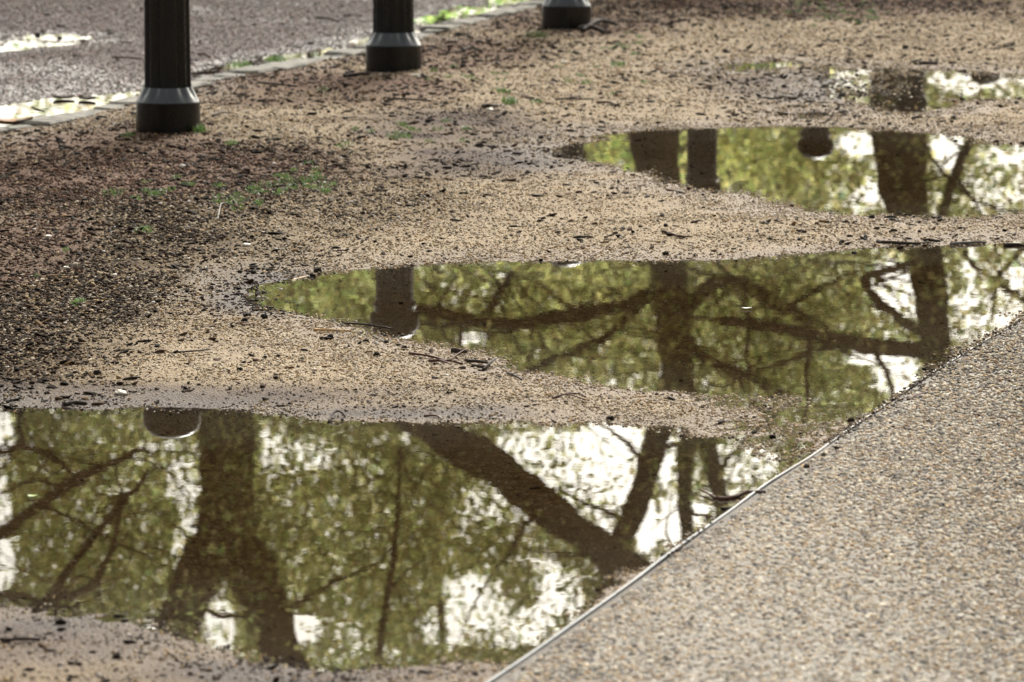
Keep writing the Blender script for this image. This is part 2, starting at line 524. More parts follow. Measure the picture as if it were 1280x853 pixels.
# steel edging: upright strip along the path
bm = bmesh.new(); prev = None
for y in np.arange(3.0, 16.0, .04):
    xe = -path_side(np.array([0.]), np.array([y]))[0] + .0025 * math.sin(y * 3.1) + .0015 * math.sin(y * 9.7)
    w = .0062; zt = .0150 + .0012 * math.sin(y * 2.2) + .0008 * math.sin(y * 7)
    if y > 8.7: zt -= .0042 * min(1, (y - 8.7) / .4)
    ring = [bm.verts.new(c) for c in ((xe - w, y, -.035), (xe - w, y, zt - .0015), (xe - w + .0015, y, zt), (xe - .0015, y, zt), (xe, y, zt - .0015), (xe, y, -.035))]
    if prev:
        for k in range(5): bm.faces.new((prev[k], prev[k + 1], ring[k + 1], ring[k]))
    prev = ring
ed = bm_obj('metal_edging', bm, M['edging'], smooth=False)
tag(ed, 'thin grey steel edging strip between the puddles and the pebble path', 'edging')

# ------------------------------------------------------------------ kerb: row of low granite setts
bm = bmesh.new()
seg = np.hypot(np.diff(KX), np.diff(KY)); cum = np.concatenate([[0], np.cumsum(seg)])
s = 0.0
while s < cum[-1] - .2:
    L = random.uniform(.14, .30)
    x0 = np.interp(s, cum, KX); y0 = np.interp(s, cum, KY); x1 = np.interp(s + L, cum, KX); y1 = np.interp(s + L, cum, KY)
    d = Vector((x1 - x0, y1 - y0, 0)).normalized(); nrm = Vector((-d.y, d.x, 0))
    w = random.uniform(.10, .16); top = random.uniform(.006, .02); c0 = Vector((x0, y0, 0)); off = random.uniform(-.02, .02)
    pts = []
    for (a, b) in ((.008, -w / 2), (L - .008, -w / 2), (L - .008, w / 2), (.008, w / 2)):
        pts.append(c0 + d * (a + random.uniform(-.008, .008)) + nrm * (b + off + random.uniform(-.012, .012)))
    lo = [bm.verts.new(p + Vector((0, 0, -.08))) for p in pts]
    md = [bm.verts.new(p + Vector((0, 0, top - .008))) for p in pts]
    cen = sum(pts, Vector()) / 4
    hi = [bm.verts.new(cen + (p - cen) * .86 + Vector((0, 0, top + random.uniform(-.004, .004)))) for p in pts]
    for k in range(4):
        bm.faces.new((lo[k], lo[(k + 1) % 4], md[(k + 1) % 4], md[k])); bm.faces.new((md[k], md[(k + 1) % 4], hi[(k + 1) % 4], hi[k]))
    bm.faces.new(hi)
    s += L
tag(bm_obj('kerb', bm, M['kerb'], smooth=False), kind='structure')


# ------------------------------------------------------------------ puddles (level water sheets; the ground's own hollows shape the shores)
def water_sheet(pts):
    bm = bmesh.new(); vs = [bm.verts.new((x, y, 0)) for x, y in pts]; bm.faces.new(vs)
    o = bm_obj('puddle', bm, M['water'], smooth=False)
    return tag(o, kind='structure')


def y_at(py): return gp(640, py)[1]


def edge_x(y): return float(-path_side(np.array([0.]), np.array([y]))[0]) - .004


def band(y0, y1, x0):
    ysb = np.linspace(y0, y1, 12)
    return [(x0, y0)] + [(edge_x(y), y) for y in ysb] + [(x0, y1)]


ya, yb, yc, yd = y_at(900), y_at(509), y_at(289), y_at(150)
water_sheet(band(ya, yb - .002, -2.6))
water_sheet(band(yb + .002, yc - .002, -1.6))
water_sheet([(-.3, yc + .002), (3.2, yc + .002), (3.2, yd - .002), (-.3, yd - .002)])
water_sheet([(.6, yd + .002), (3.4, yd + .002), (3.4, yd + 3.6), (.6, yd + 3.6)])
gut = PUD[4]
water_sheet([(x, y) for x, y in gut[:14]][0:14] + [(x, y) for x, y in gut[14:]])
water_sheet(PUD[5])


# ------------------------------------------------------------------ gravel (stuff): pebbles instanced on points
def pebble_nodes():
    ng = bpy.data.node_groups.new('scatter_pebbles', 'GeometryNodeTree')
    ng.interface.new_socket('Geometry', in_out='INPUT', socket_type='NodeSocketGeometry')
    ng.interface.new_socket('Geometry', in_out='OUTPUT', socket_type='NodeSocketGeometry')
    N = ng.nodes; L = ng.links
    gi = N.new('NodeGroupInput'); go = N.new('NodeGroupOutput')
    ico = N.new('GeometryNodeMeshIcoSphere'); ico.inputs['Radius'].default_value = 1; ico.inputs['Subdivisions'].default_value = 2
    nz = N.new('ShaderNodeTexNoise'); nz.inputs['Scale'].default_value = 1.1
    sp = N.new('GeometryNodeSetPosition')
    vm = N.new('ShaderNodeVectorMath'); vm.operation = 'SUBTRACT'; vm.inputs[1].default_value = (.5, .5, .5)
    vs = N.new('ShaderNodeVectorMath'); vs.operation = 'SCALE'; vs.inputs['Scale'].default_value = 1.1
    L.new(nz.outputs['Color'], vm.inputs[0]); L.new(vm.outputs[0], vs.inputs[0]); L.new(vs.outputs[0], sp.inputs['Offset'])
    L.new(ico.outputs[0], sp.inputs['Geometry'])
    ss = N.new('GeometryNodeSetShadeSmooth'); L.new(sp.outputs[0], ss.inputs[0])
    sm = N.new('GeometryNodeSetMaterial'); sm.inputs['Material'].default_value = M['pebble']; L.new(ss.outputs[0], sm.inputs[0])
    iop = N.new('GeometryNodeInstanceOnPoints')
    L.new(gi.outputs[0], iop.inputs['Points']); L.new(sm.outputs[0], iop.inputs['Instance'])
    a1 = N.new('GeometryNodeInputNamedAttribute'); a1.data_type = 'FLOAT_VECTOR'; a1.inputs[0].default_value = 'siz'
    a2 = N.new('GeometryNodeInputNamedAttribute'); a2.data_type = 'FLOAT_VECTOR'; a2.inputs[0].default_value = 'rot'
    er = N.new('FunctionNodeEulerToRotation')
    L.new(a1.outputs[0], iop.inputs['Scale']); L.new(a2.outputs[0], er.inputs[0]); L.new(er.outputs[0], iop.inputs['Rotation'])
    L.new(iop.outputs[0], go.inputs[0])
    return ng


NG = pebble_nodes()
PAL = {  # stone colours
    'tan': (np.array((1.21, 1.23, 1.46)) * np.array([(.52, .41, .235), (.44, .32, .155), (.60, .51, .34), (.40, .26, .11), (.32, .26, .17), (.72, .65, .50), (.085, .06, .04), (.23, .175, .115)]), [.24, .19, .17, .12, .12, .05, .05, .06]),
    'mix': (np.array((1.26, 1.24, 1.17)) * np.array([(.44, .37, .285), (.45, .34, .225), (.56, .51, .45), (.25, .23, .22), (.17, .165, .17), (.68, .65, .59), (.065, .06, .057), (.32, .285, .25), (.36, .245, .17)]), [.20, .14, .15, .14, .09, .07, .035, .13, .045]),
    'road': (1.25 * np.array([(.20, .175, .165), (.13, .115, .115), (.27, .24, .225), (.26, .16, .13), (.42, .39, .36), (.06, .05, .05)]), [.32, .27, .18, .12, .05, .06]),
    'litter': (np.array([(.022, .015, .010), (.042, .026, .017), (.085, .048, .028), (.014, .010, .008), (.26, .165, .085), (.16, .11, .07)]), [.34, .28, .16, .12, .04, .06]),
}


def scatter(name, x, y, z, r, flat, pal, elong=(1, 1.5), sink=.3, soil=None):
    n = len(x)
    me = bpy.data.meshes.new(name); me.vertices.add(n)
    e = RNG.uniform(elong[0], elong[1], n)
    rz = RNG.uniform(0, math.pi * 2, n)
    sx = r * e; sy = r; sz = r * flat
    me.vertices.foreach_set('co', np.stack([x, y, z + sz * sink], 1).astype(np.float32).ravel())
    a = me.attributes.new('siz', 'FLOAT_VECTOR', 'POINT'); a.data.foreach_set('vector', np.stack([sx, sy, sz], 1).astype(np.float32).ravel())
    a = me.attributes.new('rot', 'FLOAT_VECTOR', 'POINT'); a.data.foreach_set('vector', np.stack([RNG.normal(0, .25, n), RNG.normal(0, .25, n), rz], 1).astype(np.float32).ravel())
    colors, w = PAL[pal]; w = np.array(w) / sum(w)
    c = colors[RNG.choice(len(colors), n, p=w)] * RNG.uniform(.6, 1.1, (n, 1))
    if soil is not None:      # how the stones of each patch are coloured and coated: dark soil, grey silt, red brown mulch
        d, s_, r_ = soil
        k = (RNG.random(n) < .78 * d)[:, None]; c = np.where(k, np.array((.036, .0215, .0115)) * RNG.uniform(.4, 2.0, (n, 1)), c)
        k = (RNG.random(n) < .85 * s_)[:, None]; c = np.where(k, np.array((.090, .072, .062)) * RNG.uniform(.4, 1.8, (n, 1)), c)
        k = (RNG.random(n) < .80 * r_)[:, None]; c = np.where(k, np.array((.115, .062, .040)) * RNG.uniform(.4, 1.8, (n, 1)), c)
    a = me.attributes.new('col', 'FLOAT_COLOR', 'POINT'); a.data.foreach_set('color', np.concatenate([c, np.ones((n, 1))], 1).astype(np.float32).ravel())
    me.materials.append(M['pebble'])
    o = link(bpy.data.objects.new(name, me))
    md = o.modifiers.new('scatter', 'NODES'); md.node_group = NG
    return tag(o, kind='stuff')


_core = (X > -3.61) & (X < 3.61) & (Y > 5.59) & (Y < 24.01)
nfx, nfy = len(fx), len(fy)


def core(a): return a[_core].reshape(nfy, nfx)


CZ, CD, CS, CR = core(Z), core(dk), core(sl), core(rd)


def samp(C, x, y):
    i = np.clip((x - fx[0]) / .016, 0, nfx - 1.001); j = np.clip((y - fy[0]) / .018, 0, nfy - 1.001)
    i0 = i.astype(int); j0 = j.astype(int); a = i - i0; b = j - j0
    return (C[j0, i0] * (1 - a) + C[j0, i0 + 1] * a) * (1 - b) + (C[j0 + 1, i0] * (1 - a) + C[j0 + 1, i0 + 1] * a) * b


def in_view(n, y0, y1, marg=.75):
    y = np.sqrt(RNG.uniform(y0 * y0, y1 * y1, n)); x = RNG.uniform(-1, 1, n) * (y * .1262 + marg)
    return x, y


def area_view(y0, y1, marg=.75): return (.1262 * (y1 * y1 - y0 * y0)) + 2 * marg * (y1 - y0)


# loose gravel on the ground
for (y0, y1, dens, rad) in ((6.0, 10.5, 26000, (.0013, .0034)), (10.5, 15.5, 17000, (.0016, .0040)), (15.5, 23.5, 8500, (.0022, .0050))):
    n = int(area_view(y0, y1) * dens)
    x, y = in_view(n, y0, y1)
    z = samp(CZ, x, y); d = samp(CD, x, y); s_ = samp(CS, x, y); r_ = samp(CR, x, y)
    clump = fbm(x, y, .10, 2, 2) + .6 * fbm(x, y, .7, 17, 2)
    pr = np.clip(.40 + .38 * clump - .25 * s_ - .25 * r_ + .10 * d, .03, 1)
    pr = np.where(z < .003, np.clip(pr + .1, 0, 1), pr)
    pr *= np.where(z < -.0022, .55, 1) * np.where(z < -.005, .25, 1)
    keep = (path_side(x, y) < -.010) & (kerb_side(x, y) < -.10) & (RNG.random(n) < pr)
    x, y, z = x[keep], y[keep], z[keep]; d = d[keep]; s_ = s_[keep]; r_ = r_[keep]
    r = (rad[0] + (rad[1] - rad[0]) * RNG.random(len(x)) ** 1.6) * np.exp(RNG.normal(0, .2, len(x))) * (.88 + .35 * d)
    scatter('gravel', x, y, z, r, RNG.uniform(.5, 1.0, len(x)), 'tan', sink=.35, soil=(d, s_, r_))

# pebbles set in the path
for (y0, y1, dens, rad) in ((5.9, 9.0, 27000, (.0021, .0056)), (9.0, 13.5, 21000, (.0023, .0056))):
    n = int(area_view(y0, y1) * dens)
    x, y = in_view(n, y0, y1)
    ps = path_side(x, y)
    marg = .012 + .03 * (fbm(x, y, .3, 9, 3) + .35)
    keep = (ps > .012) & (RNG.random(n) < .85 + .3 * fbm(x, y, .06, 8, 2) + .3 * fbm(x, y, .5, 13, 2)) & ((ps > marg) | (RNG.random(n) < .22))
    x, y = x[keep], y[keep]
    r = rad[0] + (rad[1] - rad[0]) * RNG.random(len(x)) ** 1.5
    scatter('aggregate_pebbles', x, y, np.full(len(x), .012), r, RNG.uniform(.5, .75, len(x)), 'mix', (1, 1.35), .10)

# grit washed over the edging strip
n = 9000
y = RNG.uniform(7.2, 13.5, n); x = -path_side(np.zeros(n), y) + RNG.normal(-.004, .016, n)
keep = RNG.random(n) < np.clip(.10 + .5 * fbm(x * .3, y, .45, 6, 3) + np.where(y > 8.7, .3, -.15), .0, 1)
x, y = x[keep], y[keep]; pw = path_side(x, y)
zz = np.where(pw > -.013, .0135, np.maximum(samp(CZ, x, y), -.004))
scatter('grit', x, y, zz, .0013 + .0024 * RNG.random(len(x)) ** 1.5, RNG.uniform(.5, .9, len(x)), 'tan', sink=.2, soil=(np.full(len(x), .45), np.full(len(x), .3), np.zeros(len(x))))

# chippings on the road
n = int(area_view(15.5, 23.5) * 5200)
x, y = in_view(n, 15.5, 23.5)
z = samp(CZ, x, y)
keep = (kerb_side(x, y) > .12) & (z > -.001) & (RNG.random(n) < .75)
x, y, z = x[keep], y[keep], z[keep]
scatter('road_chippings', x, y, z, RNG.uniform(.003, .0062, len(x)), RNG.uniform(.35, .6, len(x)), 'road', (1, 1.5), .1)

# fine dark litter (bark crumbs)
n = 120000
x, y = in_view(n, 6.0, 23.5)
z = samp(CZ, x, y); d = samp(CD, x, y); s_ = samp(CS, x, y); r_ = samp(CR, x, y)
pr = np.clip(.15 + .10 * sstep(11, 14, y) + .55 * d + .12 * s_ + .45 * r_ + .45 * fbm(x, y, .5, 14, 3), .015, 1) * np.where(z < -.002, .04, 1)
keep = (path_side(x, y) < .004) & (kerb_side(x, y) < -.02) & (RNG.random(n) < pr)
x, y, z = x[keep], y[keep], z[keep]
scatter('litter', x, y, z, (.0013 + .0058 * RNG.random(len(x)) ** 3.0) * (.8 + y / 40), RNG.uniform(.45, .9, len(x)), 'litter', (1.1, 3.4), .4)
n = 9000
x, y = in_view(n, 15.5, 23.5)
z = samp(CZ, x, y)
keep = (kerb_side(x, y) > .1) & (z > -.002) & (RNG.random(n) < .25 + .5 * fbm(x, y, .8, 4, 2))
x, y, z = x[keep], y[keep], z[keep]
scatter('litter', x, y, z, .002 + .006 * RNG.random(len(x)) ** 3, RNG.uniform(.35, .7, len(x)), 'litter', (1.1, 3.4), .3)


# ------------------------------------------------------------------ bollards
def lathe(bm, prof, n=64, flute=None):
    rings = []
    for (r, z) in prof:
        ring = []
        for k in range(n):
            a = 2 * math.pi * k / n
            rr = r
            if flute: rr = r * (1 - flute[1] * (.5 + .5 * math.cos(a * flute[0])) ** 1.5)
            ring.append(bm.verts.new((rr * math.cos(a), rr * math.sin(a), z)))
        rings.append(ring)
    for a, b in zip(rings, rings[1:]):
        for k in range(n): bm.faces.new((a[k], a[(k + 1) % n], b[(k + 1) % n], b[k]))
    bm.faces.new(list(reversed(rings[0]))); bm.faces.new(rings[-1])


def make_bollard(loc):
    root = empty('bollard', loc, .13)
    bm = bmesh.new()
    lathe(bm, [(.118, -.06), (.118, .0), (.1175, .006), (.1165, .098), (.1168, .102), (.1150, .105)], 144)
    bm_obj('base', bm, M['iron'], root); bm = bmesh.new()
    prof = [(.1150, .105, 0), (.108, .119, .02), (.100, .136, .07), (.0895, .157, .115)]
    rings = []
    for r, z, fl in prof:
        rings.append([bm.verts.new((r * (1 - fl * (.5 + .5 * math.cos(2 * math.pi * k / 144 * 12)) ** 1.5) * math.cos(2 * math.pi * k / 144), r * (1 - fl * (.5 + .5 * math.cos(2 * math.pi * k / 144 * 12)) ** 1.5) * math.sin(2 * math.pi * k / 144), z + .0005)) for k in range(144)])
    for a_, b_ in zip(rings, rings[1:]):
        for k in range(144): bm.faces.new((a_[k], a_[(k + 1) % 144], b_[(k + 1) % 144], b_[k]))
    bm_obj('flared_collar', bm, M['iron_gloss'], root)
    bm = bmesh.new()
    lathe(bm, [(.0885, .150), (.086, .17), (.085, .3), (.082, .6), (.0795, .93), (.079, .955)], 144, (12, .11))
    bm_obj('shaft', bm, M['iron'], root)
    bm = bmesh.new()
    lathe(bm, [(.080, .948), (.092, .955), (.096, .965), (.092, .975), (.085, .982), (.085, .992)], 64)
    bm_obj('collar', bm, M['iron'], root)
    bm = bmesh.new()
    lathe(bm, [(.084, .990), (.100, 1.0), (.106, 1.012), (.106, 1.05), (.103, 1.062), (.095, 1.078), (.078, 1.094), (.052, 1.106), (.024, 1.111), (.006, 1.112)], 64)
    bm_obj('cap', bm, M['iron_matte'], root)
    for ch in root.children:
        for p in ch.data.polygons: p.use_smooth = True
        ch.data.set_sharp_from_angle(angle=math.radians(28))
    return root


def copy_tree(o, parent=None):
    c = o.copy(); COL.objects.link(c)
    if parent is not None: c.parent = parent
    for ch in list(o.children): copy_tree(ch, c)
    return c


BL = ['black iron bollard with grass tuft at its foot, nearest of the row beside the gutter',
      'black iron bollard second in the row, standing between the gutter and the middle puddle',
      'black iron bollard with a bark heap at its right foot, only its base showing',
      'black iron bollard seen only as the straight dark shaft mirrored in the third puddle',
      'black iron bollard whose round cap is mirrored at the top of the third puddle',
      'black iron bollard mirrored in the shallow upper right puddle',
      'farthest black iron bollard, mirrored at the right end of the upper puddle']
boll0 = None
BASES = [(210.5, 165), (492, 89.5), (708, 36), (879, -10), (1022, -45), (1142, -76), (1235, -100)]
bpos = []
for i, (px, py) in enumerate(BASES):
    x, y = gp(px, py, .018)
    y += .115
    x = (px - 640) / F * (y * CT + CAM_H * ST)
    z = H1(x, y) if y < 23.9 else .02
    if boll0 is None: boll0 = make_bollard((x, y, z)); o = boll0
    else: o = copy_tree(boll0)
    o.location = (x, y, z); o.rotation_euler.z = .13 + i * .21
    bpos.append((x, y, z))
    tag(o, BL[i], 'bollard', 'row of black iron bollards along the gutter')


# ------------------------------------------------------------------ trees mirrored in the puddles
def smooth_path(pts, per=6):
    out = []
    n = len(pts)
    for i in range(n - 1):
        p0 = pts[max(i - 1, 0)]; p1 = pts[i]; p2 = pts[i + 1]; p3 = pts[min(i + 2, n - 1)]
        for k in range(per):
            t = k / per
            out.append(tuple(.5 * ((2 * b) + (-a + c) * t + (2 * a - 5 * b + 4 * c - d) * t * t + (-a + 3 * b - 3 * c + d) * t ** 3) for a, b, c, d in zip(p0, p1, p2, p3)))
    out.append(tuple(pts[-1]))
    return out


def tube(bm, pts, sides=8, rough=.12, cap=True, seed=0):
    """pts: (x, y, z, r)"""
    rings = []
    n = len(pts)
    up = Vector((.13, .97, .2))
    for i, p in enumerate(pts):
        c = Vector(p[:3]); a = Vector(pts[max(i - 1, 0)][:3]); b = Vector(pts[min(i + 1, n - 1)][:3])
        d = (b - a); d = d.normalized() if d.length > 1e-9 else Vector((0, 0, 1))
        u = d.cross(up)
        if u.length < 1e-3: u = d.cross(Vector((1, 0, 0)))
        u.normalize(); v = d.cross(u)
        ring = []
        for k in range(sides):
            t = 2 * math.pi * k / sides
            rr = p[3] * (1 + rough * mnoise.noise(Vector((i * .45 + seed, math.cos(t) * 1.3, math.sin(t) * 1.3))))
            ring.append(bm.verts.new(c + (u * math.cos(t) + v * math.sin(t)) * rr))
        rings.append(ring)
    for a, b in zip(rings, rings[1:]):
        for k in range(sides): bm.faces.new((a[k], a[(k + 1) % sides], b[(k + 1) % sides], b[k]))
    if cap:
        bm.faces.new(list(reversed(rings[0]))); bm.faces.new(rings[-1])


def limb_pts(px_pts, Y, front=0.0):
    """px_pts: (px, py, radius px[, dY]) in mirrored photo pixels"""
    out = []
    for i, p in enumerate(px_pts):
        yy = Y + (p[3] if len(p) > 3 else 0) - front * min(1.0, len(out) * .5)
        w = rp(p[0], p[1], yy)
        out.append((w.x, w.y, w.z, p[2] * .92 * yy / F))
    return smooth_path(out)


def px_trunk_base(px, Y, r): return (px, None, r)


def add_twigs(bm, pts, n, rnd, lmin=.6, lmax=1.8):
    m = len(pts)
    for _ in range(n):
        i = rnd.randrange(int(m * .25), m)
        x, y, z, r = pts[i]
        ln = rnd.uniform(lmin, lmax); a = rnd.uniform(0, 2 * math.pi); el = rnd.uniform(-.6, .9)
        d = Vector((math.cos(a) * math.cos(el), math.sin(a) * math.cos(el) * .6, math.sin(el)))
        q = [(x, y, z, max(min(r * .45, .03), .008))]
        p = Vector((x, y, z))
        for k in range(5):
            d = (d + Vector((rnd.gauss(0, .22), rnd.gauss(0, .22), rnd.gauss(0, .22)))).normalized()
            p = p + d * ln / 5
            q.append((p.x, p.y, p.z, max(q[0][3] * (1 - (k + 1) / 5.5), .004)))
        tube(bm, q, 5, .1)


GAPS = [  # clearings in the leaves where the sky shows (mirrored photo pixels): cx, cy, rx, ry, clearing
    (0, 545, 16, 34, .95), (4, 640, 10, 42, .9), (4, 705, 14, 34, .9), (236, 690, 18, 45, .75), (205, 568, 45, 16, .6), (228, 600, 22, 34, .75),
    (160, 608, 26, 18, .55), (340, 562, 26, 30, .75), (378, 568, 40, 18, .65), (500, 545, 18, 14, .6), (455, 580, 25, 16, .3), (540, 560, 16, 30, .5),
    (612, 630, 36, 22, .75), (655, 640, 20, 20, .6), (690, 575, 62, 34, .85), (765, 552, 40, 26, .97), (640, 556, 24, 12, .8), (735, 625, 42, 34, .72), (720, 655, 22, 18, .75),
    (770, 600, 26, 30, .9), (935, 578, 34, 22, .8), (912, 592, 22, 14, .7), (832, 578, 9, 26, .95), (808, 658, 13, 34, 1), (838, 655, 14, 32, 1), (872, 640, 15, 10, .9), (905, 606, 20, 12, .8),
    (760, 674, 10, 14, .9), (590, 756, 42, 34, .9), (560, 785, 30, 26, .85), (620, 790, 40, 18, .8), (690, 745, 18, 44, .9), (715, 745, 12, 30, .85), (660, 782, 22, 22, .9), (668, 690, 20, 18, .7),
    (275, 782, 17, 36, .9), (380, 785, 22, 16, .95), (345, 772, 14, 14, .8), (440, 800, 22, 20, .5), (500, 810, 18, 16, .5), (195, 775, 14, 14, .8), (575, 660, 20, 14, .5), (640, 690, 20, 20, .4),
    (1115, 358, 30, 30, .93), (1085, 446, 26, 11, 1), (1126, 442, 20, 9, 1), (1120, 472, 26, 18, .9), (1238, 392, 38, 34, .7), (1272, 330, 12, 24, .8), (1214, 340, 10, 32, .7), (1250, 360, 30, 30, .5),
    (592, 424, 19, 8, .95), (612, 366, 14, 24, .6), (540, 350, 14, 20, .6), (572, 368, 20, 18, .5), (620, 340, 24, 12, .6), (700, 345, 20, 10, .3), (930, 440, 20, 10, .3), (1040, 350, 20, 14, .3),
    (1186, 186, 18, 24, .95), (1252, 196, 30, 12, .85), (1232, 240, 30, 24, .7), (1100, 240, 24, 16, .9), (1072, 254, 24, 14, .7), (1070, 180, 26, 14, .9), (972, 172, 10, 9, .7), (1046, 242, 13, 10, .6), (1275, 240, 12, 20, .5),
    (1075, 108, 40, 24, .75), (1215, 100, 46, 14, .8), (1310, 100, 30, 20, .6), (1000, 120, 40, 30, .9),
]


def clearing(px, py):
    c = np.zeros_like(px)
    for (cx, cy, rx, ry, s) in GAPS:
        d = np.hypot((px - cx) / (rx * 1.18), (py - cy) / (ry * 1.18))
        c = np.maximum(c, (s if s >= .9 else s * .93) * sstep(1.25, .75, d))
    return c


def back_px(x, y, z):
    """photo pixel in which level water mirrors a point"""
    dz = -z - CAM_H
    fwd = y * CT - dz * ST; up = y * ST + dz * CT
    return 640 + F * x / fwd, 426.5 - F * up / fwd


def leaves(name, cx, cy, n, spread, Y, parent, size=(.048, .085), dY=1.6, tint=None, rnd=None, gaps=True, clump=46):
    """crown: many small leaves gathered in clumps. cx, cy: px ranges"""
    nc = max(1, n // clump)
    ux = RNG.uniform(cx[0], cx[1], nc); uy = RNG.uniform(cy[0], cy[1], nc); ud = Y + np.abs(RNG.normal(0, dY, nc)) * 1.3 - .35 * dY
    px = np.repeat(ux, clump); py = np.repeat(uy, clump); d = np.repeat(ud, clump)
    m = len(px)
    u = (px - 640) / F; v = -(py - 426.5) / F
    dy = CT + v * ST; dz = -ST + v * CT
    t = d / dy
    x = u * t; y = d; z = -(CAM_H + dz * t)
    x = x + RNG.normal(0, spread, m); y = y + RNG.normal(0, spread, m); z = z + RNG.normal(0, spread * .6, m)
    qx, qy = back_px(x, y, z)
    keep = z > .25
    if gaps: keep &= RNG.random(m) > clearing(qx, qy)
    x, y, z = x[keep], y[keep], z[keep]; cid = np.repeat(np.arange(nc), clump)[keep]
    m = len(x)
    L = RNG.uniform(size[0], size[1], m)
    a = RNG.uniform(0, 2 * math.pi, m); tl = RNG.normal(-.25, .5, m); rl = RNG.normal(0, .7, m)
    d0 = np.stack([np.cos(a) * np.cos(tl), np.sin(a) * np.cos(tl), np.sin(tl)], 1)
    s0 = np.stack([-np.sin(a), np.cos(a), np.zeros(m)], 1)
    up = np.cross(d0, s0)
    s1 = s0 * np.cos(rl)[:, None] + up * np.sin(rl)[:, None]
    c = np.stack([x, y, z], 1)
    w = (L * .36)[:, None]; Lc = L[:, None]
    fold = np.cross(d0, s1) * (L * .08)[:, None]
    v = np.stack([c - d0 * Lc * .5, c + s1 * w + fold, c + d0 * Lc * .5, c - s1 * w + fold], 1).reshape(-1, 3)
    f = np.arange(m * 4).reshape(m, 4)
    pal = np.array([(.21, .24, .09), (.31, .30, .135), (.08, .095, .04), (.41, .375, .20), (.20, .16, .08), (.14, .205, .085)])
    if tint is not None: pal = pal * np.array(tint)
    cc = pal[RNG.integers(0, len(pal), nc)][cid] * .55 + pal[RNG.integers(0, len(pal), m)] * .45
    cc = cc * RNG.uniform(.7, 1.3, (m, 1))
    return np_mesh(name, v, f, M['leaf'], parent, False, {'col': np.repeat(cc, 4, axis=0)})


def tree(label, base_px, Y, r, trunk, limbs, crown, twigs=8, seed=0, tint=None):
    """trunk and limbs: polylines in mirrored photo pixels; the trunk is carried down to the ground"""
    rnd = random.Random(seed)
    bx = (base_px - 640) / F * Y * 1.0
    zg = H1(bx, Y)
    root = empty('tree', (0, 0, 0))
    tag(root, label, 'tree', 'trees mirrored in the puddles')
    tp = limb_pts(trunk, Y)
    x0, y0, z0, r0 = tp[0]
    basep = [(x0, y0, zg - .3, r0 * 1.5), (x0, y0, zg + .05, r0 * 1.35), (x0, y0, zg + .35, r0 * 1.08)]
    if z0 > .8: basep.append((x0, y0, (z0 + .35) / 2, r0 * 1.02))
    bm = bmesh.new(); tube(bm, basep + [p for p in tp if p[2] > zg + .5], 16, .22, seed=seed)
    bm_obj('trunk', bm, M['bark'], root)
    for li, l in enumerate(limbs):
        pts = limb_pts(l, Y, .65)
        bm = bmesh.new(); tube(bm, pts, 12, .34, seed=seed + li * 3 + 1)
        add_twigs(bm, pts, twigs, rnd)
        bm_obj('limb', bm, M['bark'], root)
    for k, cr in enumerate(crown):
        leaves('crown', cr[0], cr[1], cr[2], cr[3] if len(cr) > 3 else .38, Y, root, tint=tint)
    # true pivot at the foot of the trunk
    off = Vector((x0, y0, zg)); root.location = off
    for ch in root.children: ch.location = -off
    return root


tree('big forked tree whose thick upright trunk is mirrored at left in the near puddle', 282, 33, .3,
     [(256, 90, 27), (266, 300, 33), (281, 520, 38), (282, 600, 38), (284, 670, 43), (287, 715, 52)],
     [[(262, 690, 36), (236, 740, 32), (214, 800, 27), (150, 900, 22), (80, 1050, 16), (20, 1250, 10)],
      [(300, 690, 38), (326, 745, 33), (356, 830, 28), (420, 960, 22), (450, 1150, 14), (460, 1350, 8)],
      [(292, 395, 28, 0), (420, 462, 27), (545, 536, 26), (640, 600, 25), (705, 652, 24), (765, 694, 22), (860, 765, 19), (980, 880, 14), (1060, 1000, 8)],
      [(470, 860, 5), (478, 780, 5), (492, 700, 4), (498, 620, 3), (500, 560, 2)]],
     [((-60, 640), (450, 900), 44000), ((560, 800), (600, 900), 10000), ((-150, 800), (860, 1500), 4000, .5)], 9, 3)
tree('spreading tree with thin drooping boughs mirrored at the left of the near puddle', -200, 31, .3,
     [(-210, 60, 44), (-205, 400, 40), (-200, 700, 36), (-190, 850, 30)],
     [[(-195, 780, 14), (-90, 722, 11), (0, 668, 8.5), (60, 624, 7.5), (110, 592, 6.5), (150, 575, 5), (182, 560, 3.5)],
      [(-195, 840, 12), (-60, 822, 9), (40, 770, 7), (90, 705, 5.5), (130, 655, 5), (165, 618, 4), (185, 590, 2.5)],
      [(-200, 600, 9), (-80, 566, 6), (0, 566, 5), (25, 556, 4.5), (70, 572, 4), (95, 600, 2.5)],
      [(30, 558, 4), (24, 530, 3.5), (28, 505, 3)],
      [(20, 768, 6), (70, 748, 5.5), (110, 735, 5), (138, 690, 4), (150, 640, 3), (152, 610, 2)],
      [(-60, 745, 6), (10, 742, 5), (60, 755, 4), (100, 760, 3)]],
     [((-420, 280), (400, 900), 13000), ((-500, 150), (900, 1400), 2500, .5)], 7, 5)
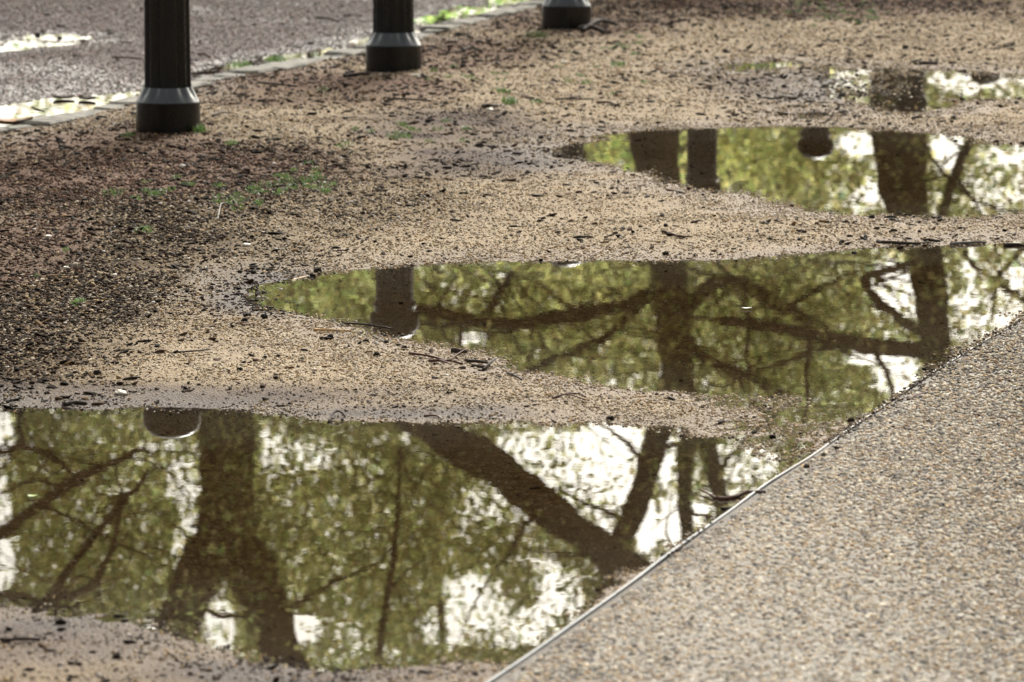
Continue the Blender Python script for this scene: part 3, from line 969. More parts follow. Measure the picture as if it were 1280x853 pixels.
tree('dark tree whose trunk is mirrored in the middle of the second and third puddles', 828, 34, .3,
     [(818, 60, 36), (818, 180, 34), (826, 260, 30), (837, 345, 25), (843, 420, 23), (848, 470, 22)],
     [[(846, 455, 20), (820, 550, 18), (796, 630, 17), (768, 710, 15), (745, 830, 12), (730, 1000, 8)],
      [(850, 460, 18), (862, 530, 14), (856, 600, 10), (860, 680, 9), (872, 780, 8), (880, 900, 5)],
      [(852, 470, 14), (885, 560, 12), (905, 640, 10), (930, 740, 8), (960, 900, 6)],
      [(838, 352, 12), (785, 381, 10), (700, 398, 10), (620, 405, 9), (560, 395, 8), (520, 386, 6), (480, 376, 4)],
      [(604, 402, 6), (622, 372, 5), (640, 340, 4)],
      [(845, 400, 11), (900, 352, 9), (960, 372, 9), (1030, 412, 8), (1085, 440, 6)],
      [(842, 380, 8), (870, 440, 8), (930, 470, 7), (1000, 500, 5)], [(838, 340, 7), (760, 420, 6), (690, 450, 5), (640, 480, 4)],
      [(578, 404, 4), (574, 435, 3), (566, 470, 2)]],
     [((430, 1020), (320, 600), 19000), ((640, 1020), (600, 860), 9000), ((450, 1100), (860, 1500), 3000, .5), ((330, 860), (320, 460), 5000, .3)], 9, 8)
tree('tree at right whose trunk is mirrored between the bright gaps of the third puddle', 1130, 33, .3,
     [(1124, 60, 38), (1126, 200, 35), (1136, 270, 28), (1158, 330, 24), (1167, 400, 22), (1176, 480, 20), (1190, 620, 17), (1200, 800, 13)],
     [[(1168, 440, 12), (1100, 434, 11), (1040, 424, 10), (960, 408, 8), (900, 400, 6)],
      [(1165, 420, 8), (1128, 400, 7), (1080, 352, 6), (1140, 330, 4)],
      [(1160, 340, 9), (1190, 230, 7), (1206, 190, 6), (1222, 165, 4)],
      [(1185, 560, 10), (1240, 640, 8), (1320, 760, 6)]],
     [((930, 1330), (310, 620), 15000), ((880, 1400), (620, 1400), 3500, .5), ((960, 1330), (90, 300), 9000, .25)], 8, 13)
tree('slender tree at far right with light stems mirrored at the frame edge', 1340, 36, .2,
     [(1345, 60, 22), (1340, 250, 20), (1335, 400, 18), (1330, 600, 15)],
     [[(1340, 260, 8), (1290, 300, 6), (1250, 345, 4), (1240, 400, 3)], [(1335, 420, 8), (1290, 380, 6), (1215, 330, 4), (1205, 290, 3)]],
     [((1180, 1500), (280, 900), 6500)], 6, 17)


def far_tree(label, px, py0, py1, w, Y, n, tint, seed, size=(.14, .24), tpx=None):
    x0 = ((tpx or px) - 640) / F * Y; zg = H1(x0, Y); rnd = random.Random(seed)
    root = empty('tree', (x0, Y, zg)); tag(root, label, 'tree', 'pale trees far behind the row of bollards')
    top = rp(tpx or px, py1 - 25, Y); bm = bmesh.new()
    tube(bm, smooth_path([(x0, Y, zg - .2, .18), (x0 + .1, Y, 1.5, .13), (x0 - .1, Y, top.z * .6, .10), (x0 + .1, Y, top.z, .05)]), 10, .2, seed=seed)
    tk = bm_obj('trunk', bm, M['bark'], root)
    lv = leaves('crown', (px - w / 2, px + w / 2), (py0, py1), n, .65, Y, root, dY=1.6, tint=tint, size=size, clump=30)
    for ch in (tk, lv): ch.location = -Vector((x0, Y, zg))


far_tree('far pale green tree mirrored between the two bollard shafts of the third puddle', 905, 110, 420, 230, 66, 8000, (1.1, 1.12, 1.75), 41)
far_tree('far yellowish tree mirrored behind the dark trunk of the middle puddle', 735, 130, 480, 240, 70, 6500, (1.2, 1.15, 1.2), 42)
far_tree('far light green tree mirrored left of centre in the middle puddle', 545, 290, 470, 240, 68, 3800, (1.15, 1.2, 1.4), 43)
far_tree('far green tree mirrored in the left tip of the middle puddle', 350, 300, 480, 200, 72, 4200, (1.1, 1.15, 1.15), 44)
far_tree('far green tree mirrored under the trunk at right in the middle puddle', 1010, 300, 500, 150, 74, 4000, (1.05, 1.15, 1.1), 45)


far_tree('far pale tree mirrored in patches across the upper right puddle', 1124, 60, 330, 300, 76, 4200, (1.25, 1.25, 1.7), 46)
far_tree('added far pale tree dulling the bright gutter water left of the nearest bollard', 209, 40, 330, 470, 80, 6200, (1.0, 1.0, 1.5), 47)  # added tree: its sparse crown tones down the white sky mirrored in the gutter
far_tree('added far pale tree dulling the bright gutter water between the first two bollards', 491, 0, 300, 400, 84, 5200, (1.0, 1.0, 1.5), 48)  # second added tree, set here to break up the gutter's blown white reflection
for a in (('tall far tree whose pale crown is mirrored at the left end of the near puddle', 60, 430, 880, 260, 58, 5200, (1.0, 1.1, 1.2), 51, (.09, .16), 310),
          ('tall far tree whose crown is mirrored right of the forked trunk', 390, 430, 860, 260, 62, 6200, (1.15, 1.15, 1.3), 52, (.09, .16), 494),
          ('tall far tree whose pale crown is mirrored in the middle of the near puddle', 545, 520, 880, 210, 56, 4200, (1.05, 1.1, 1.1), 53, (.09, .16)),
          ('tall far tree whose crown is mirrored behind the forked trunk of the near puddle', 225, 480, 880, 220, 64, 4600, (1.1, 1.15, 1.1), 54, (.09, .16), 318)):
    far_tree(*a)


def bush(label, px, py, w_px, h_py, Y, n, tint, size=(.05, .09)):
    x0 = (px - 640) / F * Y; zg = H1(x0, Y)
    root = empty('shrub', (x0, Y, zg)); tag(root, label, 'shrub', 'shrubs beyond the bollards')
    bm = bmesh.new(); rnd = random.Random(int(px))
    for k in range(7):
        a = rnd.uniform(0, 6.28); top = rp(px + rnd.uniform(-.35, .35) * w_px, py + h_py * rnd.uniform(.3, .8), Y)
        q = [(x0 + .1 * math.cos(a), Y + .1 * math.sin(a), zg - .05, .018), ((x0 + top.x) / 2, Y + .1, top.z * .55, .013), (top.x, Y + rnd.uniform(-.3, .3), top.z, .006)]
        tube(bm, smooth_path(q, 4), 5)
    st = bm_obj('stems', bm, M['bark'], root)
    lv = leaves('crown', (px - w_px / 2, px + w_px / 2), (py, py + h_py), n, .22, Y, root, dY=.5, tint=tint, size=size)
    for ch in (st, lv): ch.location = -Vector((x0, Y, zg))
    return root


bush('pale green shrub mirrored left of the round bollard cap in the third puddle', 945, 60, 150, 175, 36, 4200, (1.3, 1.35, 1.3))
bush('dark green shrub mirrored in the left tip of the middle puddle', 400, 150, 190, 260, 37, 4600, (1.0, 1.1, 1.0))
bush('green shrub mirrored at the far end of the gutter', 560, -60, 60, 72, 33, 1100, (.9, 1.25, 1.0))
bush('low green shrub mirrored at the top edge of the gutter water', 660, -60, 90, 62, 36, 1100, (.9, 1.1, .9))
bush('bushy green shrub mirrored below the low bough in the middle puddle', 690, 150, 240, 230, 39, 5200, (1.25, 1.3, 1.1))


# ------------------------------------------------------------------ twigs, pods, stones and leaves lying about
def twig(name, px_pts, rad, mat, label, cat='twig', group=None, lift=.6, forks=()):
    """px_pts: photo pixels on the ground along the twig; rad in metres"""
    pts = []; rad = rad * .78
    for k, p in enumerate(px_pts):
        x, y, z = gph(p[0], p[1]); up = p[2] if len(p) > 2 else 0.0
        f = 1 - .45 * k / max(1, len(px_pts) - 1)
        pts.append(Vector((x, y, max(z, -.002) + rad * lift + up)))
    org = pts[0].copy(); org.z = min(p.z for p in pts) - rad
    bm = bmesh.new()
    q = [(p.x - org.x, p.y - org.y, p.z - org.z, rad * (1 - .4 * k / max(1, len(pts) - 1))) for k, p in enumerate(pts)]
    tube(bm, smooth_path(q, 5) if len(q) > 2 else smooth_path(q, 6), 7, .35, seed=px_pts[0][0])
    for (t, dx, dy, dz) in forks:
        i = min(int(t * (len(q) - 1)), len(q) - 1); b = q[i]
        tube(bm, smooth_path([(b[0], b[1], b[2], rad * .6), (b[0] + dx * .5, b[1] + dy * .5, b[2] + dz * .7, rad * .5), (b[0] + dx, b[1] + dy, b[2] + dz, rad * .3)], 4), 6, .3)
    o = bm_obj(name, bm, mat); o.location = org
    return tag(o, label, cat, group)


TW = 'sticks and twigs lying on the gravel'
twig('stick', [(392, 414), (415, 414.5), (437, 415)], .0052, M['cane'], 'pale tan cut stick at the left edge of the middle puddle', 'stick', TW, .8)
twig('twig', [(428, 405), (452, 408, .004), (476, 412, .003), (492, 414)], .004, M['twig'], 'dark wet twig half afloat behind the pale tan stick', 'twig', TW)
twig('twig', [(466, 421), (474, 425), (482, 429)], .004, M['twig_grey'], 'short grey twig at the water edge right of the pale stick', 'twig', TW)
twig('twig', [(512, 443), (530, 447, .004), (548, 450.5, .003), (556, 452)], .0045, M['twig_red'], 'reddish brown twig on the gravel below the middle puddle', 'twig', TW)
twig('twig', [(537, 452), (550, 455, .006), (562, 452), (578, 456)], .005, M['twig_red'], 'broken reddish twig lying against the end of another reddish twig', 'twig', TW, .6, ((.4, .03, -.1, .006), (.7, .04, .12, .01)))
twig('bark_chip', [(564, 441), (574, 442), (584, 443)], .009, M['twig'], 'thick dark bark chip standing in the shallow edge of the middle puddle', 'bark chip', TW, .9)
twig('twig', [(582, 453), (596, 456, .004), (610, 457, .003)], .006, M['twig'], 'straight black twig topmost of the little stick heap by the middle puddle', 'twig', TW, .9)
twig('twig', [(590, 459), (604, 460), (612, 459)], .006, M['twig'], 'stout black twig in the middle of the little stick heap', 'twig', TW)
twig('twig', [(604, 464), (612, 461, .01), (619, 458, .016)], .0055, M['twig'], 'black twig tilted up at the right of the little stick heap', 'twig', TW)
twig('twig', [(411, 529), (416, 523, .008), (424, 520.5, .01), (432, 522)], .0042, M['twig'], 'curved black twig on the upper shore of the near puddle', 'twig', TW)
twig('twig', [(895, 627), (915, 625), (935, 622, .006), (956, 620, .004)], .0062, M['twig_red'], 'dark red brown twig lying across the steel edging', 'twig', TW, .9, ((.3, -.03, .08, .004),))
twig('twig', [(1134, 501), (1146, 496, .002), (1160, 491)], .0035, M['twig_red'], 'thin red twig on the pebble path beside the steel edging', 'twig', TW, .6)
twig('twig', [(530, 521), (545, 522, .003), (552, 526, .002)], .0032, M['twig_red'], 'thin curved brown twig at the top shore of the near puddle', 'twig', TW)
twig('twig', [(690, 499), (708, 495, .003), (724, 493), (732, 497)], .0035, M['twig_red'], 'wiry brown twig on the gravel between near and middle puddle', 'twig', TW, .6, ((.5, .05, -.12, .004),))
twig('twig', [(634, 467), (644, 473, .004), (652, 476)], .004, M['twig'], 'short bent dark twig above the wiry brown twig', 'twig', TW)
twig('twig', [(272, 276), (275, 263, .006), (277, 257, .004), (284, 254)], .0038, M['twig_grey'], 'pale forked twig at the front of the grass patch', 'twig', TW, .6, ((.6, -.04, .1, .004),))
twig('twig', [(222, 441), (245, 441, .003), (262, 437)], .0032, M['twig'], 'thin dark twig on the pebbly slope left of the pale stick', 'twig', TW)
twig('stick', [(301, 407), (313, 406), (325, 405)], .004, M['dryleaf'], 'short brown stick beside the pod cluster at the left of the middle puddle', 'stick', TW)
twig('twig', [(364, 351), (376, 348), (384, 346)], .0028, M['cane'], 'thin straw coloured twig at the left tip of the middle puddle', 'twig', TW)
twig('twig', [(0, 803), (25, 803, .003), (50, 801)], .006, M['twig'], 'dark stick on the damp gravel at the lower left corner', 'twig', TW)
twig('bark_chip', [(80, 507), (95, 505), (108, 506)], .009, M['twig'], 'flat dark bark chip on the grey shore above the near puddle at left', 'bark chip', TW, .4)
twig('twig', [(140, 73), (160, 74, .005), (180, 75)], .006, M['twig_red'], 'reddish brown twig on the road left of the nearest bollard', 'twig', TW)
twig('twig', [(248, 69), (256, 71, .01), (263, 73)], .008, M['twig_red'], 'short brown twig on the road right of the nearest bollard', 'twig', TW)
twig('twig', [(396, 23), (410, 26, .008), (424, 28)], .008, M['twig'], 'dark crooked twig on the road left of the second bollard', 'twig', TW)
twig('twig', [(40, 136), (46, 139, .002), (55, 141)], .005, M['twig'], 'thin black twig lying in the gutter water at left', 'twig', TW)
twig('twig', [(266, 146), (276, 144, .006), (289, 142)], .007, M['twig'], 'dark twig on the reddish soil right of the nearest bollard', 'twig', TW)
twig('twig', [(322, 104), (345, 107, .004), (372, 109)], .006, M['twig'], 'long dark twig along the kerb between the first two bollards', 'twig', TW)
twig('twig', [(484, 125), (510, 126, .004), (540, 127)], .006, M['twig'], 'long thin dark twig on the gravel in front of the second bollard', 'twig', TW)
twig('twig', [(578, 64), (590, 62, .006), (602, 64)], .008, M['twig'], 'dark twig on the soil between second and third bollards', 'twig', TW)
twig('twig', [(694, 125), (715, 125, .003), (742, 125)], .005, M['twig'], 'straight thin twig on the pale gravel above the third puddle', 'twig', TW)
twig('twig', [(746, 130), (760, 130.5, .006), (775, 134)], .007, M['twig_red'], 'bent brown twig on the pale gravel above the third puddle', 'twig', TW)
twig('bark_chip', [(1149, 81), (1160, 80.5), (1172, 81)], .012, M['twig'], 'dark bark chip on the far gravel above the upper right puddle', 'bark chip', TW)
twig('bark_chip', [(604, 134), (612, 137, .01), (622, 133)], .011, M['twig'], 'crooked dark bark chip in front of the small grass tufts', 'bark chip', TW)
twig('twig', [(836, 292), (850, 297, .002), (862, 296)], .005, M['twig_red'], 'short brown twig on the pale strip between second and third puddle', 'twig', TW)
twig('twig', [(1102, 304), (1125, 306, .002), (1150, 306), (1160, 304)], .007, M['twig'], 'dark twig along the top shore of the middle puddle', 'twig', TW)
twig('twig', [(1188, 307), (1205, 306, .002), (1232, 304)], .0075, M['twig_grey'], 'grey black wet twig on the top shore of the middle puddle', 'twig', TW)
twig('twig', [(1255, 309), (1268, 308, .002), (1280, 309)], .008, M['twig'], 'stout dark twig at the right end of the middle puddle shore', 'twig', TW)
BH = 'bark pieces heaped beside the third bollard'
twig('bark_chip', [(728, 42), (740, 41, .02), (757, 43)], .018, M['twig'], 'thick black bark piece at the front of the heap by the third bollard', 'bark chip', BH)
twig('bark_chip', [(733, 36), (750, 33, .02), (769, 31)], .016, M['twig'], 'long black bark piece at the back of the heap by the third bollard', 'bark chip', BH)
twig('bark_chip', [(722, 38), (735, 38, .01), (746, 36)], .013, M['twig'], 'small black bark piece against the foot of the third bollard', 'bark chip', BH)
twig('twig', [(430, 97), (448, 96, .006), (462, 94)], .012, M['twig'], 'dark twig on the soil at the left foot of the second bollard', 'twig', TW)


def pod_bm(r, rnd):
    bm = bmesh.new(); bmesh.ops.create_icosphere(bm, subdivisions=3, radius=r)
    off = Vector((rnd.uniform(-9, 9), rnd.uniform(-9, 9), rnd.uniform(-9, 9)))
    for v in bm.verts:
        d = v.co.normalized()
        k = .86 + .5 * mnoise.noise(d * 1.7 + off) + .35 * abs(mnoise.noise(d * 5 + off))
        v.co = d * r * k
        v.co.z *= .8
    return bm


def flake_bm(rnd):
    bm = bmesh.new()
    n = 7; top = []; bot = []
    for k in range(n):
        a = 2 * math.pi * k / n; r = rnd.uniform(.6, 1.1)
        x = 1.7 * r * math.cos(a); y = .8 * r * math.sin(a)
        top.append(bm.verts.new((x * .9, y * .9, .32 + rnd.uniform(-.1, .25)))); bot.append(bm.verts.new((x, y, -.25)))
    bm.faces.new(top); bm.faces.new(list(reversed(bot)))
    for k in range(n): bm.faces.new((bot[k], bot[(k + 1) % n], top[(k + 1) % n], top[k]))
    return bm


rnd = random.Random(21)
POD = [bm_obj('seed_pod', pod_bm(1, rnd), M['pod']) for _ in range(4)]
FLK = [bm_obj('bark_flake', flake_bm(rnd), M[('twig', 'twig_red', 'twig', 'pod')[q]], smooth=False) for q in range(4)]
first = {o.name: True for o in POD + FLK}


def put(proto, px, py, r, label, cat, group, sink=.6):
    x, y, z = gph(px, py)
    if first.get(proto.name): o = proto; first[proto.name] = False
    else: o = proto.copy(); COL.objects.link(o)
    o.location = (x, y, max(z, -.004) + r * sink); o.scale = (r,) * 3
    o.rotation_euler = (rnd.uniform(-.2, .2), rnd.uniform(-.2, .2), rnd.uniform(0, 6.28))
    return tag(o, label, cat, group)


SPG = 'dark seed pods lying about'
for i, (px, py, r, lab) in enumerate([
    (1008, 585, .0085, 'dark seed pod on the steel edging, nearest to the red brown twig'), (1030, 571, .008, 'dark seed pod resting half way on the steel edging between two others'),
    (1045, 562, .0075, 'small dark seed pod on the steel edging, farthest of the row of three'), (1064, 527, .009, 'round dark seed pod on the shallow sand beside the steel edging'),
    (122, 468, .011, 'round dark seed pod alone on the pebbly slope above the near puddle'), (76, 780, .0105, 'round dark seed pod on the wet gravel at lower left'),
    (146, 823, .0085, 'small dark seed pod near the bottom edge at lower left'), (397, 340, .014, 'knobbly dark pod cluster at the left tip of the middle puddle'),
    (391, 346, .010, 'small dark pod leaning on the knobbly pod cluster'), (309, 396, .011, 'dark pod topmost of the cluster left of the middle puddle'),
    (306, 402, .010, 'dark pod lowest of the cluster left of the middle puddle'), (330, 398, .012, 'broad dark pod right of the cluster beside the short brown stick'),
    (317, 342, .010, 'dark pod on the gravel above the left tip of the middle puddle'), (300, 341, .008, 'small dark pod left of another on the gravel above the middle puddle'),
    (413, 423, .011, 'dark pod just below the pale tan stick'), (457, 428, .008, 'dark pod at the water edge below the yellow grass blade'),
    (483, 429, .008, 'dark pod at the tip of the short grey twig'), (505, 436, .009, 'dark pod just above the reddish brown twig'),
    (471, 445, .010, 'dark pod on the gravel left of the reddish brown twig'), (763, 524, .010, 'dark pod with a stalk at the top shore of the near puddle'),
    (832, 319, .011, 'dark pod on the pale strip above the middle puddle'), (1068, 318, .009, 'dark pod on the top shore of the middle puddle near the right'),
    (680, 73, .016, 'dark seed pod on the gravel below the third bollard'), (579, 84, .016, 'dark seed pod on the gravel right of the second bollard'),
    (655, 86, .014, 'dark seed pod among small tufts below the third bollard'), (572, 45, .019, 'dark seed pod beside the kerb right of the second bollard'),
    (535, 153, .014, 'dark seed pod on the grey gravel in front of the second bollard'), (47, 45, .016, 'leftmost dark pod in the pale pool on the road'),
    (75, 49, .014, 'middle dark pod in the pale pool on the road'), (104, 53, .014, 'rightmost dark pod in the pale pool on the road'),
    (1132, 61, .018, 'dark pod on the far gravel above the bark chip'), (1203, 126, .013, 'dark pod beside the upper right puddle'), (1071, 95, .010, 'dark pod in the shallow upper right puddle'),
    (1245, 179, .012, 'dark pod on the top shore of the third puddle'), (980, 110, .014, 'dark pod on the damp gravel left of the upper right puddle'), (1090, 273, .011, 'dark pod on the lower shore of the third puddle')]):
    put(POD[i % 4], px, py, r * .85, lab, 'seed pod', SPG, .35)
# small flakes nothing tells apart
k = 0
for (x0, x1, y0, y1, n, r0, r1) in ((0, 700, 340, 520, 46, .004, .008), (450, 800, 430, 520, 30, .004, .009), (700, 1280, 270, 318, 26, .005, .010), (0, 500, 170, 340, 26, .005, .010),
                                     (300, 1280, 20, 150, 56, .008, .017), (0, 440, 0, 90, 26, .008, .016), (650, 900, 190, 270, 14, .005, .010)):
    for _ in range(n):
        px = rnd.uniform(x0, x1); py = rnd.uniform(y0, y1)
        x, y, z = gph(px, py)
        if z < .001 or path_side(np.array([x]), np.array([y]))[0] > -.02: continue
        ku = float(kerb_side(np.array([x]), np.array([y]))[0])
        put(FLK[k % 4], px, py, rnd.uniform(r0, r1) * .8, 'tiny dark bark flake lying loose on the gravel' if ku < 0 else 'tiny dark bark flake lying loose on the road',
            'bark flake', 'loose bark flakes on the gravel' if ku < 0 else 'loose bark flakes on the road', .25); k += 1
for (px, py) in ((1180, 520), (1232, 467), (1088, 640), (960, 642), (925, 692), (860, 735), (885, 802), (1100, 780), (1210, 600), (1262, 560), (1042, 570), (1130, 640), (1190, 705), (1010, 720)):
    put(FLK[k % 4], px, py, rnd.uniform(.0028, .0046), 'tiny dark bark flake lying on the pebble path', 'bark flake', 'loose bark flakes on the path', .5); k += 1

# pale stones
rs = random.Random(4)
for (px, py, r, lab) in ((308, 308, .010, 'pale white stone on the dark gravel slope'), (150, 493, .012, 'pale white stone on the grey shore above the near puddle'),
                         (60, 297, .009, 'flat cream stone at the left on the dark gravel'), (520, 96, .014, 'white stone at the right foot of the second bollard'),
                         (612, 139, .013, 'cream stone under the crooked bark chip'), (83, 336, .008, 'small cream stone on the dark slope at left'),
                         (228, 209, .011, 'flat tan stone on the dark soil below the nearest bollard'), (705, 80, .014, 'cream stone on the gravel below the third bollard')):
    bm = pod_bm(r, rs)
    for v in bm.verts: v.co.x *= 1.35; v.co.z *= .7
    x, y, z = gph(px, py); o = bm_obj('stone', bm, M['stone']); o.location = (x, y, z + r * .3); o.rotation_euler.z = rs.uniform(0, 3)
    tag(o, lab, 'stone', 'pale stones on the gravel')


# leaves lying flat
def fallen_leaf(px, py, ln, w, mat, label, rz, curl=.25):
    bm = bmesh.new(); n = 7; rows = []
    for i in range(n):
        t = i / (n - 1); ww = w * math.sin(math.pi * min(max(t, .03), .97)) ** .8
        zc = ln * curl * (t - .5) ** 2 * 2
        rows.append([bm.verts.new(((t - .5) * ln, s * ww, zc + abs(s) * w * .35)) for s in (-1, 0, 1)])
    for a, b in zip(rows, rows[1:]):
        for q in range(2): bm.faces.new((a[q], a[q + 1], b[q + 1], b[q]))
    o = bm_obj('leaf', bm, mat)
    md = o.modifiers.new('thickness', 'SOLIDIFY'); md.thickness = .0006
    x, y, z = gph(px, py); o.location = (x, y, max(z, 0) + .002); o.rotation_euler.z = rz
    return tag(o, label, 'leaf', 'fallen leaves')


M['freshleaf'] = plain('fresh_leaf', (.22, .30, .05), .5, .2, 50, .3)
fallen_leaf(933, 397, .028, .006, M['paleleaf'], 'pale thin leaf floating in the middle puddle', .1, .1)
fallen_leaf(80, 125, .085, .03, M['twig'], 'curled dark leaf in the gutter water at left', .3, .1)
fallen_leaf(109, 127, .08, .03, M['twig'], 'curled dark leaf right of another in the gutter water', -.5, .12)
fallen_leaf(745, 640, .02, .006, M['freshleaf'], 'small green leaf floating near the leaning trunk in the near puddle', .3, .1)
fallen_leaf(40, 634, .022, .008, M['freshleaf'], 'green leaf floating at the left of the near puddle', .1, .1)
fallen_leaf(265, 178, .03, .012, M['dryleaf'], 'orange brown leaf on the soil below the nearest bollard', .2, .3)
fallen_leaf(824, 88, .04, .016, M['dryleaf'], 'orange brown leaf on the far gravel left of the upper puddle', .4, .3)
fallen_leaf(14, 157, .16, .05, M['dryleaf'], 'broad tan leaf in the gutter at the left edge', .15, .15)


# ------------------------------------------------------------------ grass
def blades(bm, n, rx, ry, hmin, hmax, rnd, wid=.0016):
    for _ in range(n):
        a = rnd.uniform(0, 6.28); r = math.sqrt(rnd.random()); x = r * rx * math.cos(a); y = r * ry * math.sin(a)
        h = rnd.uniform(hmin, hmax) * (1 - .5 * r); la = rnd.uniform(0, 6.28); ln = h * rnd.uniform(.3, 1.1)
        w = Vector((-math.sin(la), math.cos(la), 0)) * wid * rnd.uniform(.7, 1.3)
        p0 = Vector((x, y, -.002)); p1 = p0 + Vector((math.cos(la) * ln * .35, math.sin(la) * ln * .35, h * .65)); p2 = p0 + Vector((math.cos(la) * ln, math.sin(la) * ln, h))
        v = [bm.verts.new(p) for p in (p0 - w, p0 + w, p1 + w * .8, p1 - w * .8, p2)]
        bm.faces.new((v[0], v[1], v[2], v[3])); bm.faces.new((v[3], v[2], v[4]))


def grass_mat(name, c0, c1):
    m, nt, out = new_mat(name); g = G(nt)
    pos = g.n('ShaderNodeNewGeometry').outputs['Position']
    c = g.ramp(g.noise(pos, 90, 2).outputs[0], [(.35, c0), (.65, c1)])
    d = g.n('ShaderNodeBsdfPrincipled', i_Base_Color=c, i_Roughness=.5)
    t = g.n('ShaderNodeBsdfTranslucent', i_Color=c)
    mx = g.n('ShaderNodeMixShader', i_0=.4); g.link(d.outputs[0], mx.inputs[1]); g.link(t.outputs[0], mx.inputs[2]); g.link(mx.outputs[0], out.inputs[0])
    return m


M['grass'] = grass_mat('grass', (.06, .12, .03), (.14, .22, .06))
rg = random.Random(33)
GT = 'small grass tufts in the gravel'
for (px, py, rx, ry, h, n, lab) in (
    (250, 165, .026, .05, .035, 70, 'bright grass tuft at the right foot of the nearest bollard'), (160, 170, .03, .06, .02, 50, 'low grass tuft at the left foot of the nearest bollard'),
    (180, 289, .030, .09, .017, 80, 'small bright grass tuft alone on the dark gravel slope'), (97, 379, .022, .06, .017, 55, 'small grass tuft at the left on the pebbly slope'),
    (82, 313, .012, .05, .012, 24, 'tiny grass tuft on the dark slope at left'), (45, 347, .012, .05, .012, 22, 'tiny grass tuft near the left edge'),
    (290, 180, .025, .08, .02, 40, 'sparse grass tuft right of and below the nearest bollard'), (637, 128, .035, .1, .028, 70, 'bright grass tuft on the gravel below the third bollard'),
    (630, 116, .03, .1, .022, 40, 'fainter grass tuft just behind the bright one below the third bollard'), (672, 128, .03, .08, .018, 30, 'low grass tuft right of the bright one below the third bollard'),
    (498, 170, .05, .12, .018, 50, 'sparse grass on the grey gravel in front of the second bollard'), (432, 182, .035, .1, .018, 40, 'grass tuft left of the sparse grass in front of the second bollard'),
    (405, 113, .03, .1, .02, 30, 'grass tuft left of the foot of the second bollard'), (140, 242, .04, .12, .016, 60, 'thin grass tuft on the dark soil below the nearest bollard'),
    (670, 45, .06, .15, .025, 60, 'thin grass at the left foot of the third bollard'), (950, 84, .07, .12, .02, 60, 'thin grass on the damp gravel left of the upper puddle'),
    (772, 82, .035, .1, .024, 40, 'grass tuft on the gravel right of and below the third bollard'), (300, 82, .05, .12, .03, 60, 'grass growing at the gutter right of the nearest bollard'),
    (345, 76, .05, .12, .03, 60, 'grass growing in the gutter water between the first two bollards')):
    bm = bmesh.new(); blades(bm, n, rx, ry, h * .7, h * 1.35, rg, .0019 + .0008 * (py < 140))
    x, y, z = gph(px, py); o = bm_obj('grass_tuft', bm, M['grass'], smooth=False); o.location = (x, y, z)
    tag(o, lab, 'grass tuft', GT)
bm = bmesh.new()
for (px, py, n, w) in ((350, 230, 26, 60), (300, 246, 16, 40), (390, 228, 16, 40), (1020, 12, 30, 70), (600, 100, 12, 80), (520, 160, 14, 90), (780, 60, 10, 50), (1060, 20, 14, 50), (210, 240, 12, 60), (730, 100, 10, 60)):
    for _ in range(n):
        x, y, z = gph(px + rg.gauss(0, w * .5), py + rg.gauss(0, 9))
        if z < .001: continue
        b2 = bmesh.new(); blades(b2, rg.randint(14, 28), .022, .05, .012, .024, rg, .0018)
        me = bpy.data.meshes.new('tmp'); b2.to_mesh(me); b2.free(); me.transform(Matrix.Translation((x, y, z))); bm.from_mesh(me); bpy.data.meshes.remove(me)
tag(bm_obj('grass', bm, M['grass'], smooth=False), kind='stuff')
# single blades
M['strawblade'] = grass_mat('yellow_grass', (.40, .42, .10), (.55, .52, .2))
twig('blade_of_grass', [(441, 416), (450, 414.5, .006), (456, 418, .004), (450, 421)], .0018, M['strawblade'], 'curled yellow green grass blade at the tip of the pale tan stick', 'grass blade', 'single grass blades')
twig('blade_of_grass', [(958, 611), (965, 606, .004), (970, 600, .008)], .0018, M['strawblade'], 'curved green grass blade beside the red brown twig on the edging', 'grass blade', 'single grass blades')

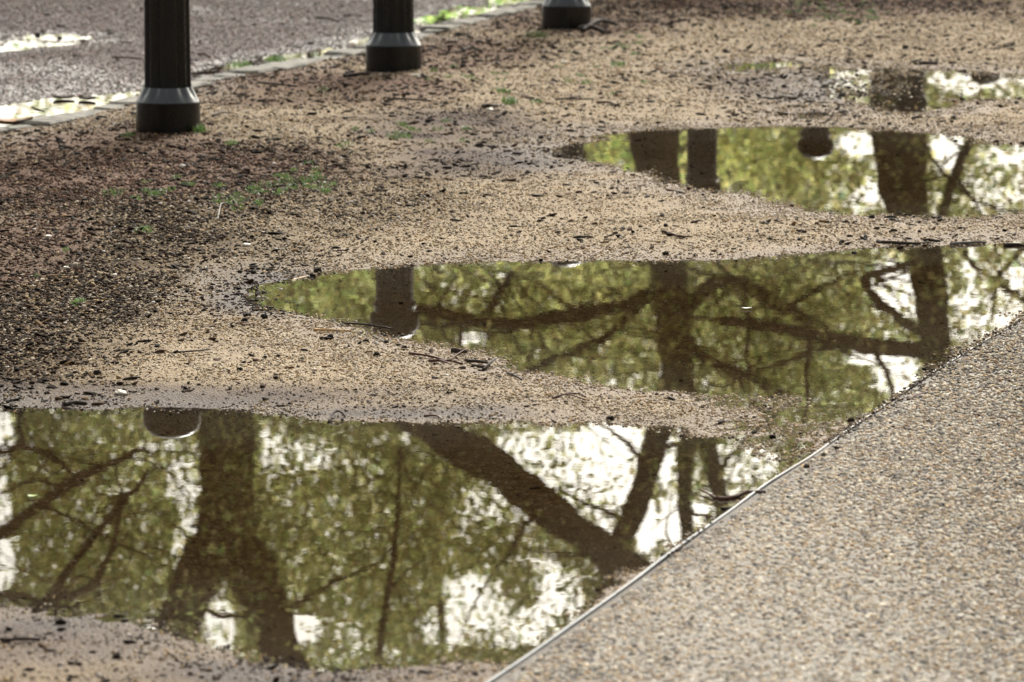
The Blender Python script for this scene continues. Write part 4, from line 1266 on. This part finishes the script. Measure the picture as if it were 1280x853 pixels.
# ------------------------------------------------------------------ light
SUN_EL, SUN_AZ = math.radians(36), math.radians(12)      # azimuth from +Y towards +X
w = bpy.data.worlds.new('World'); SC.world = w; w.use_nodes = True
nt = w.node_tree; nt.nodes.clear(); g = G(nt)
sky = nt.nodes.new('ShaderNodeTexSky'); sky.sky_type = 'NISHITA'; sky.sun_disc = False
sky.sun_elevation = SUN_EL; sky.sun_rotation = SUN_AZ
sky.air_density = 1.0; sky.dust_density = 8.0; sky.ozone_density = 1.0
hs = g.n('ShaderNodeHueSaturation', i_Saturation=.28, i_Value=1.0); g.link(sky.outputs[0], hs.inputs['Color'])
warm = g.mix(1.0, hs.outputs[0], (1.01, 1.0, .92), 'MULTIPLY')
bg = g.n('ShaderNodeBackground', i_Strength=.096); g.link(warm, bg.inputs['Color'])
ow = nt.nodes.new('ShaderNodeOutputWorld'); g.link(bg.outputs[0], ow.inputs[0])
sd = bpy.data.lights.new('sun', 'SUN'); sd.energy = 2.45; sd.angle = math.radians(16); sd.color = (1, .97, .91)
so = bpy.data.objects.new('sun', sd); COL.objects.link(so)
dirv = Vector((math.sin(SUN_AZ) * math.cos(SUN_EL), math.cos(SUN_AZ) * math.cos(SUN_EL), math.sin(SUN_EL)))
so.rotation_euler = (-dirv).to_track_quat('-Z', 'Y').to_euler(); so.location = dirv * 30

# ------------------------------------------------------------------ camera
cd = bpy.data.cameras.new('camera'); cam = bpy.data.objects.new('camera', cd); COL.objects.link(cam); SC.camera = cam
cam.location = (0, 0, CAM_H); cam.rotation_euler = (math.pi / 2 - TH, 0, 0)
cd.sensor_fit = 'HORIZONTAL'; cd.sensor_width = 36; cd.lens = F / 1280 * 36
cd.clip_start = .1; cd.clip_end = 3000
cd.dof.use_dof = True; cd.dof.focus_distance = 10.6; cd.dof.aperture_fstop = 8.0; cd.dof.aperture_blades = 0
SC.render.resolution_x = 1024; SC.render.resolution_y = 682
SC.view_settings.view_transform = 'Standard'; SC.view_settings.look = 'None'
SC.view_settings.exposure = 1.04; SC.view_settings.gamma = 1.0
SC.cycles.max_bounces = 6; SC.cycles.transparent_max_bounces = 8
SC.cycles.sample_clamp_indirect = 6
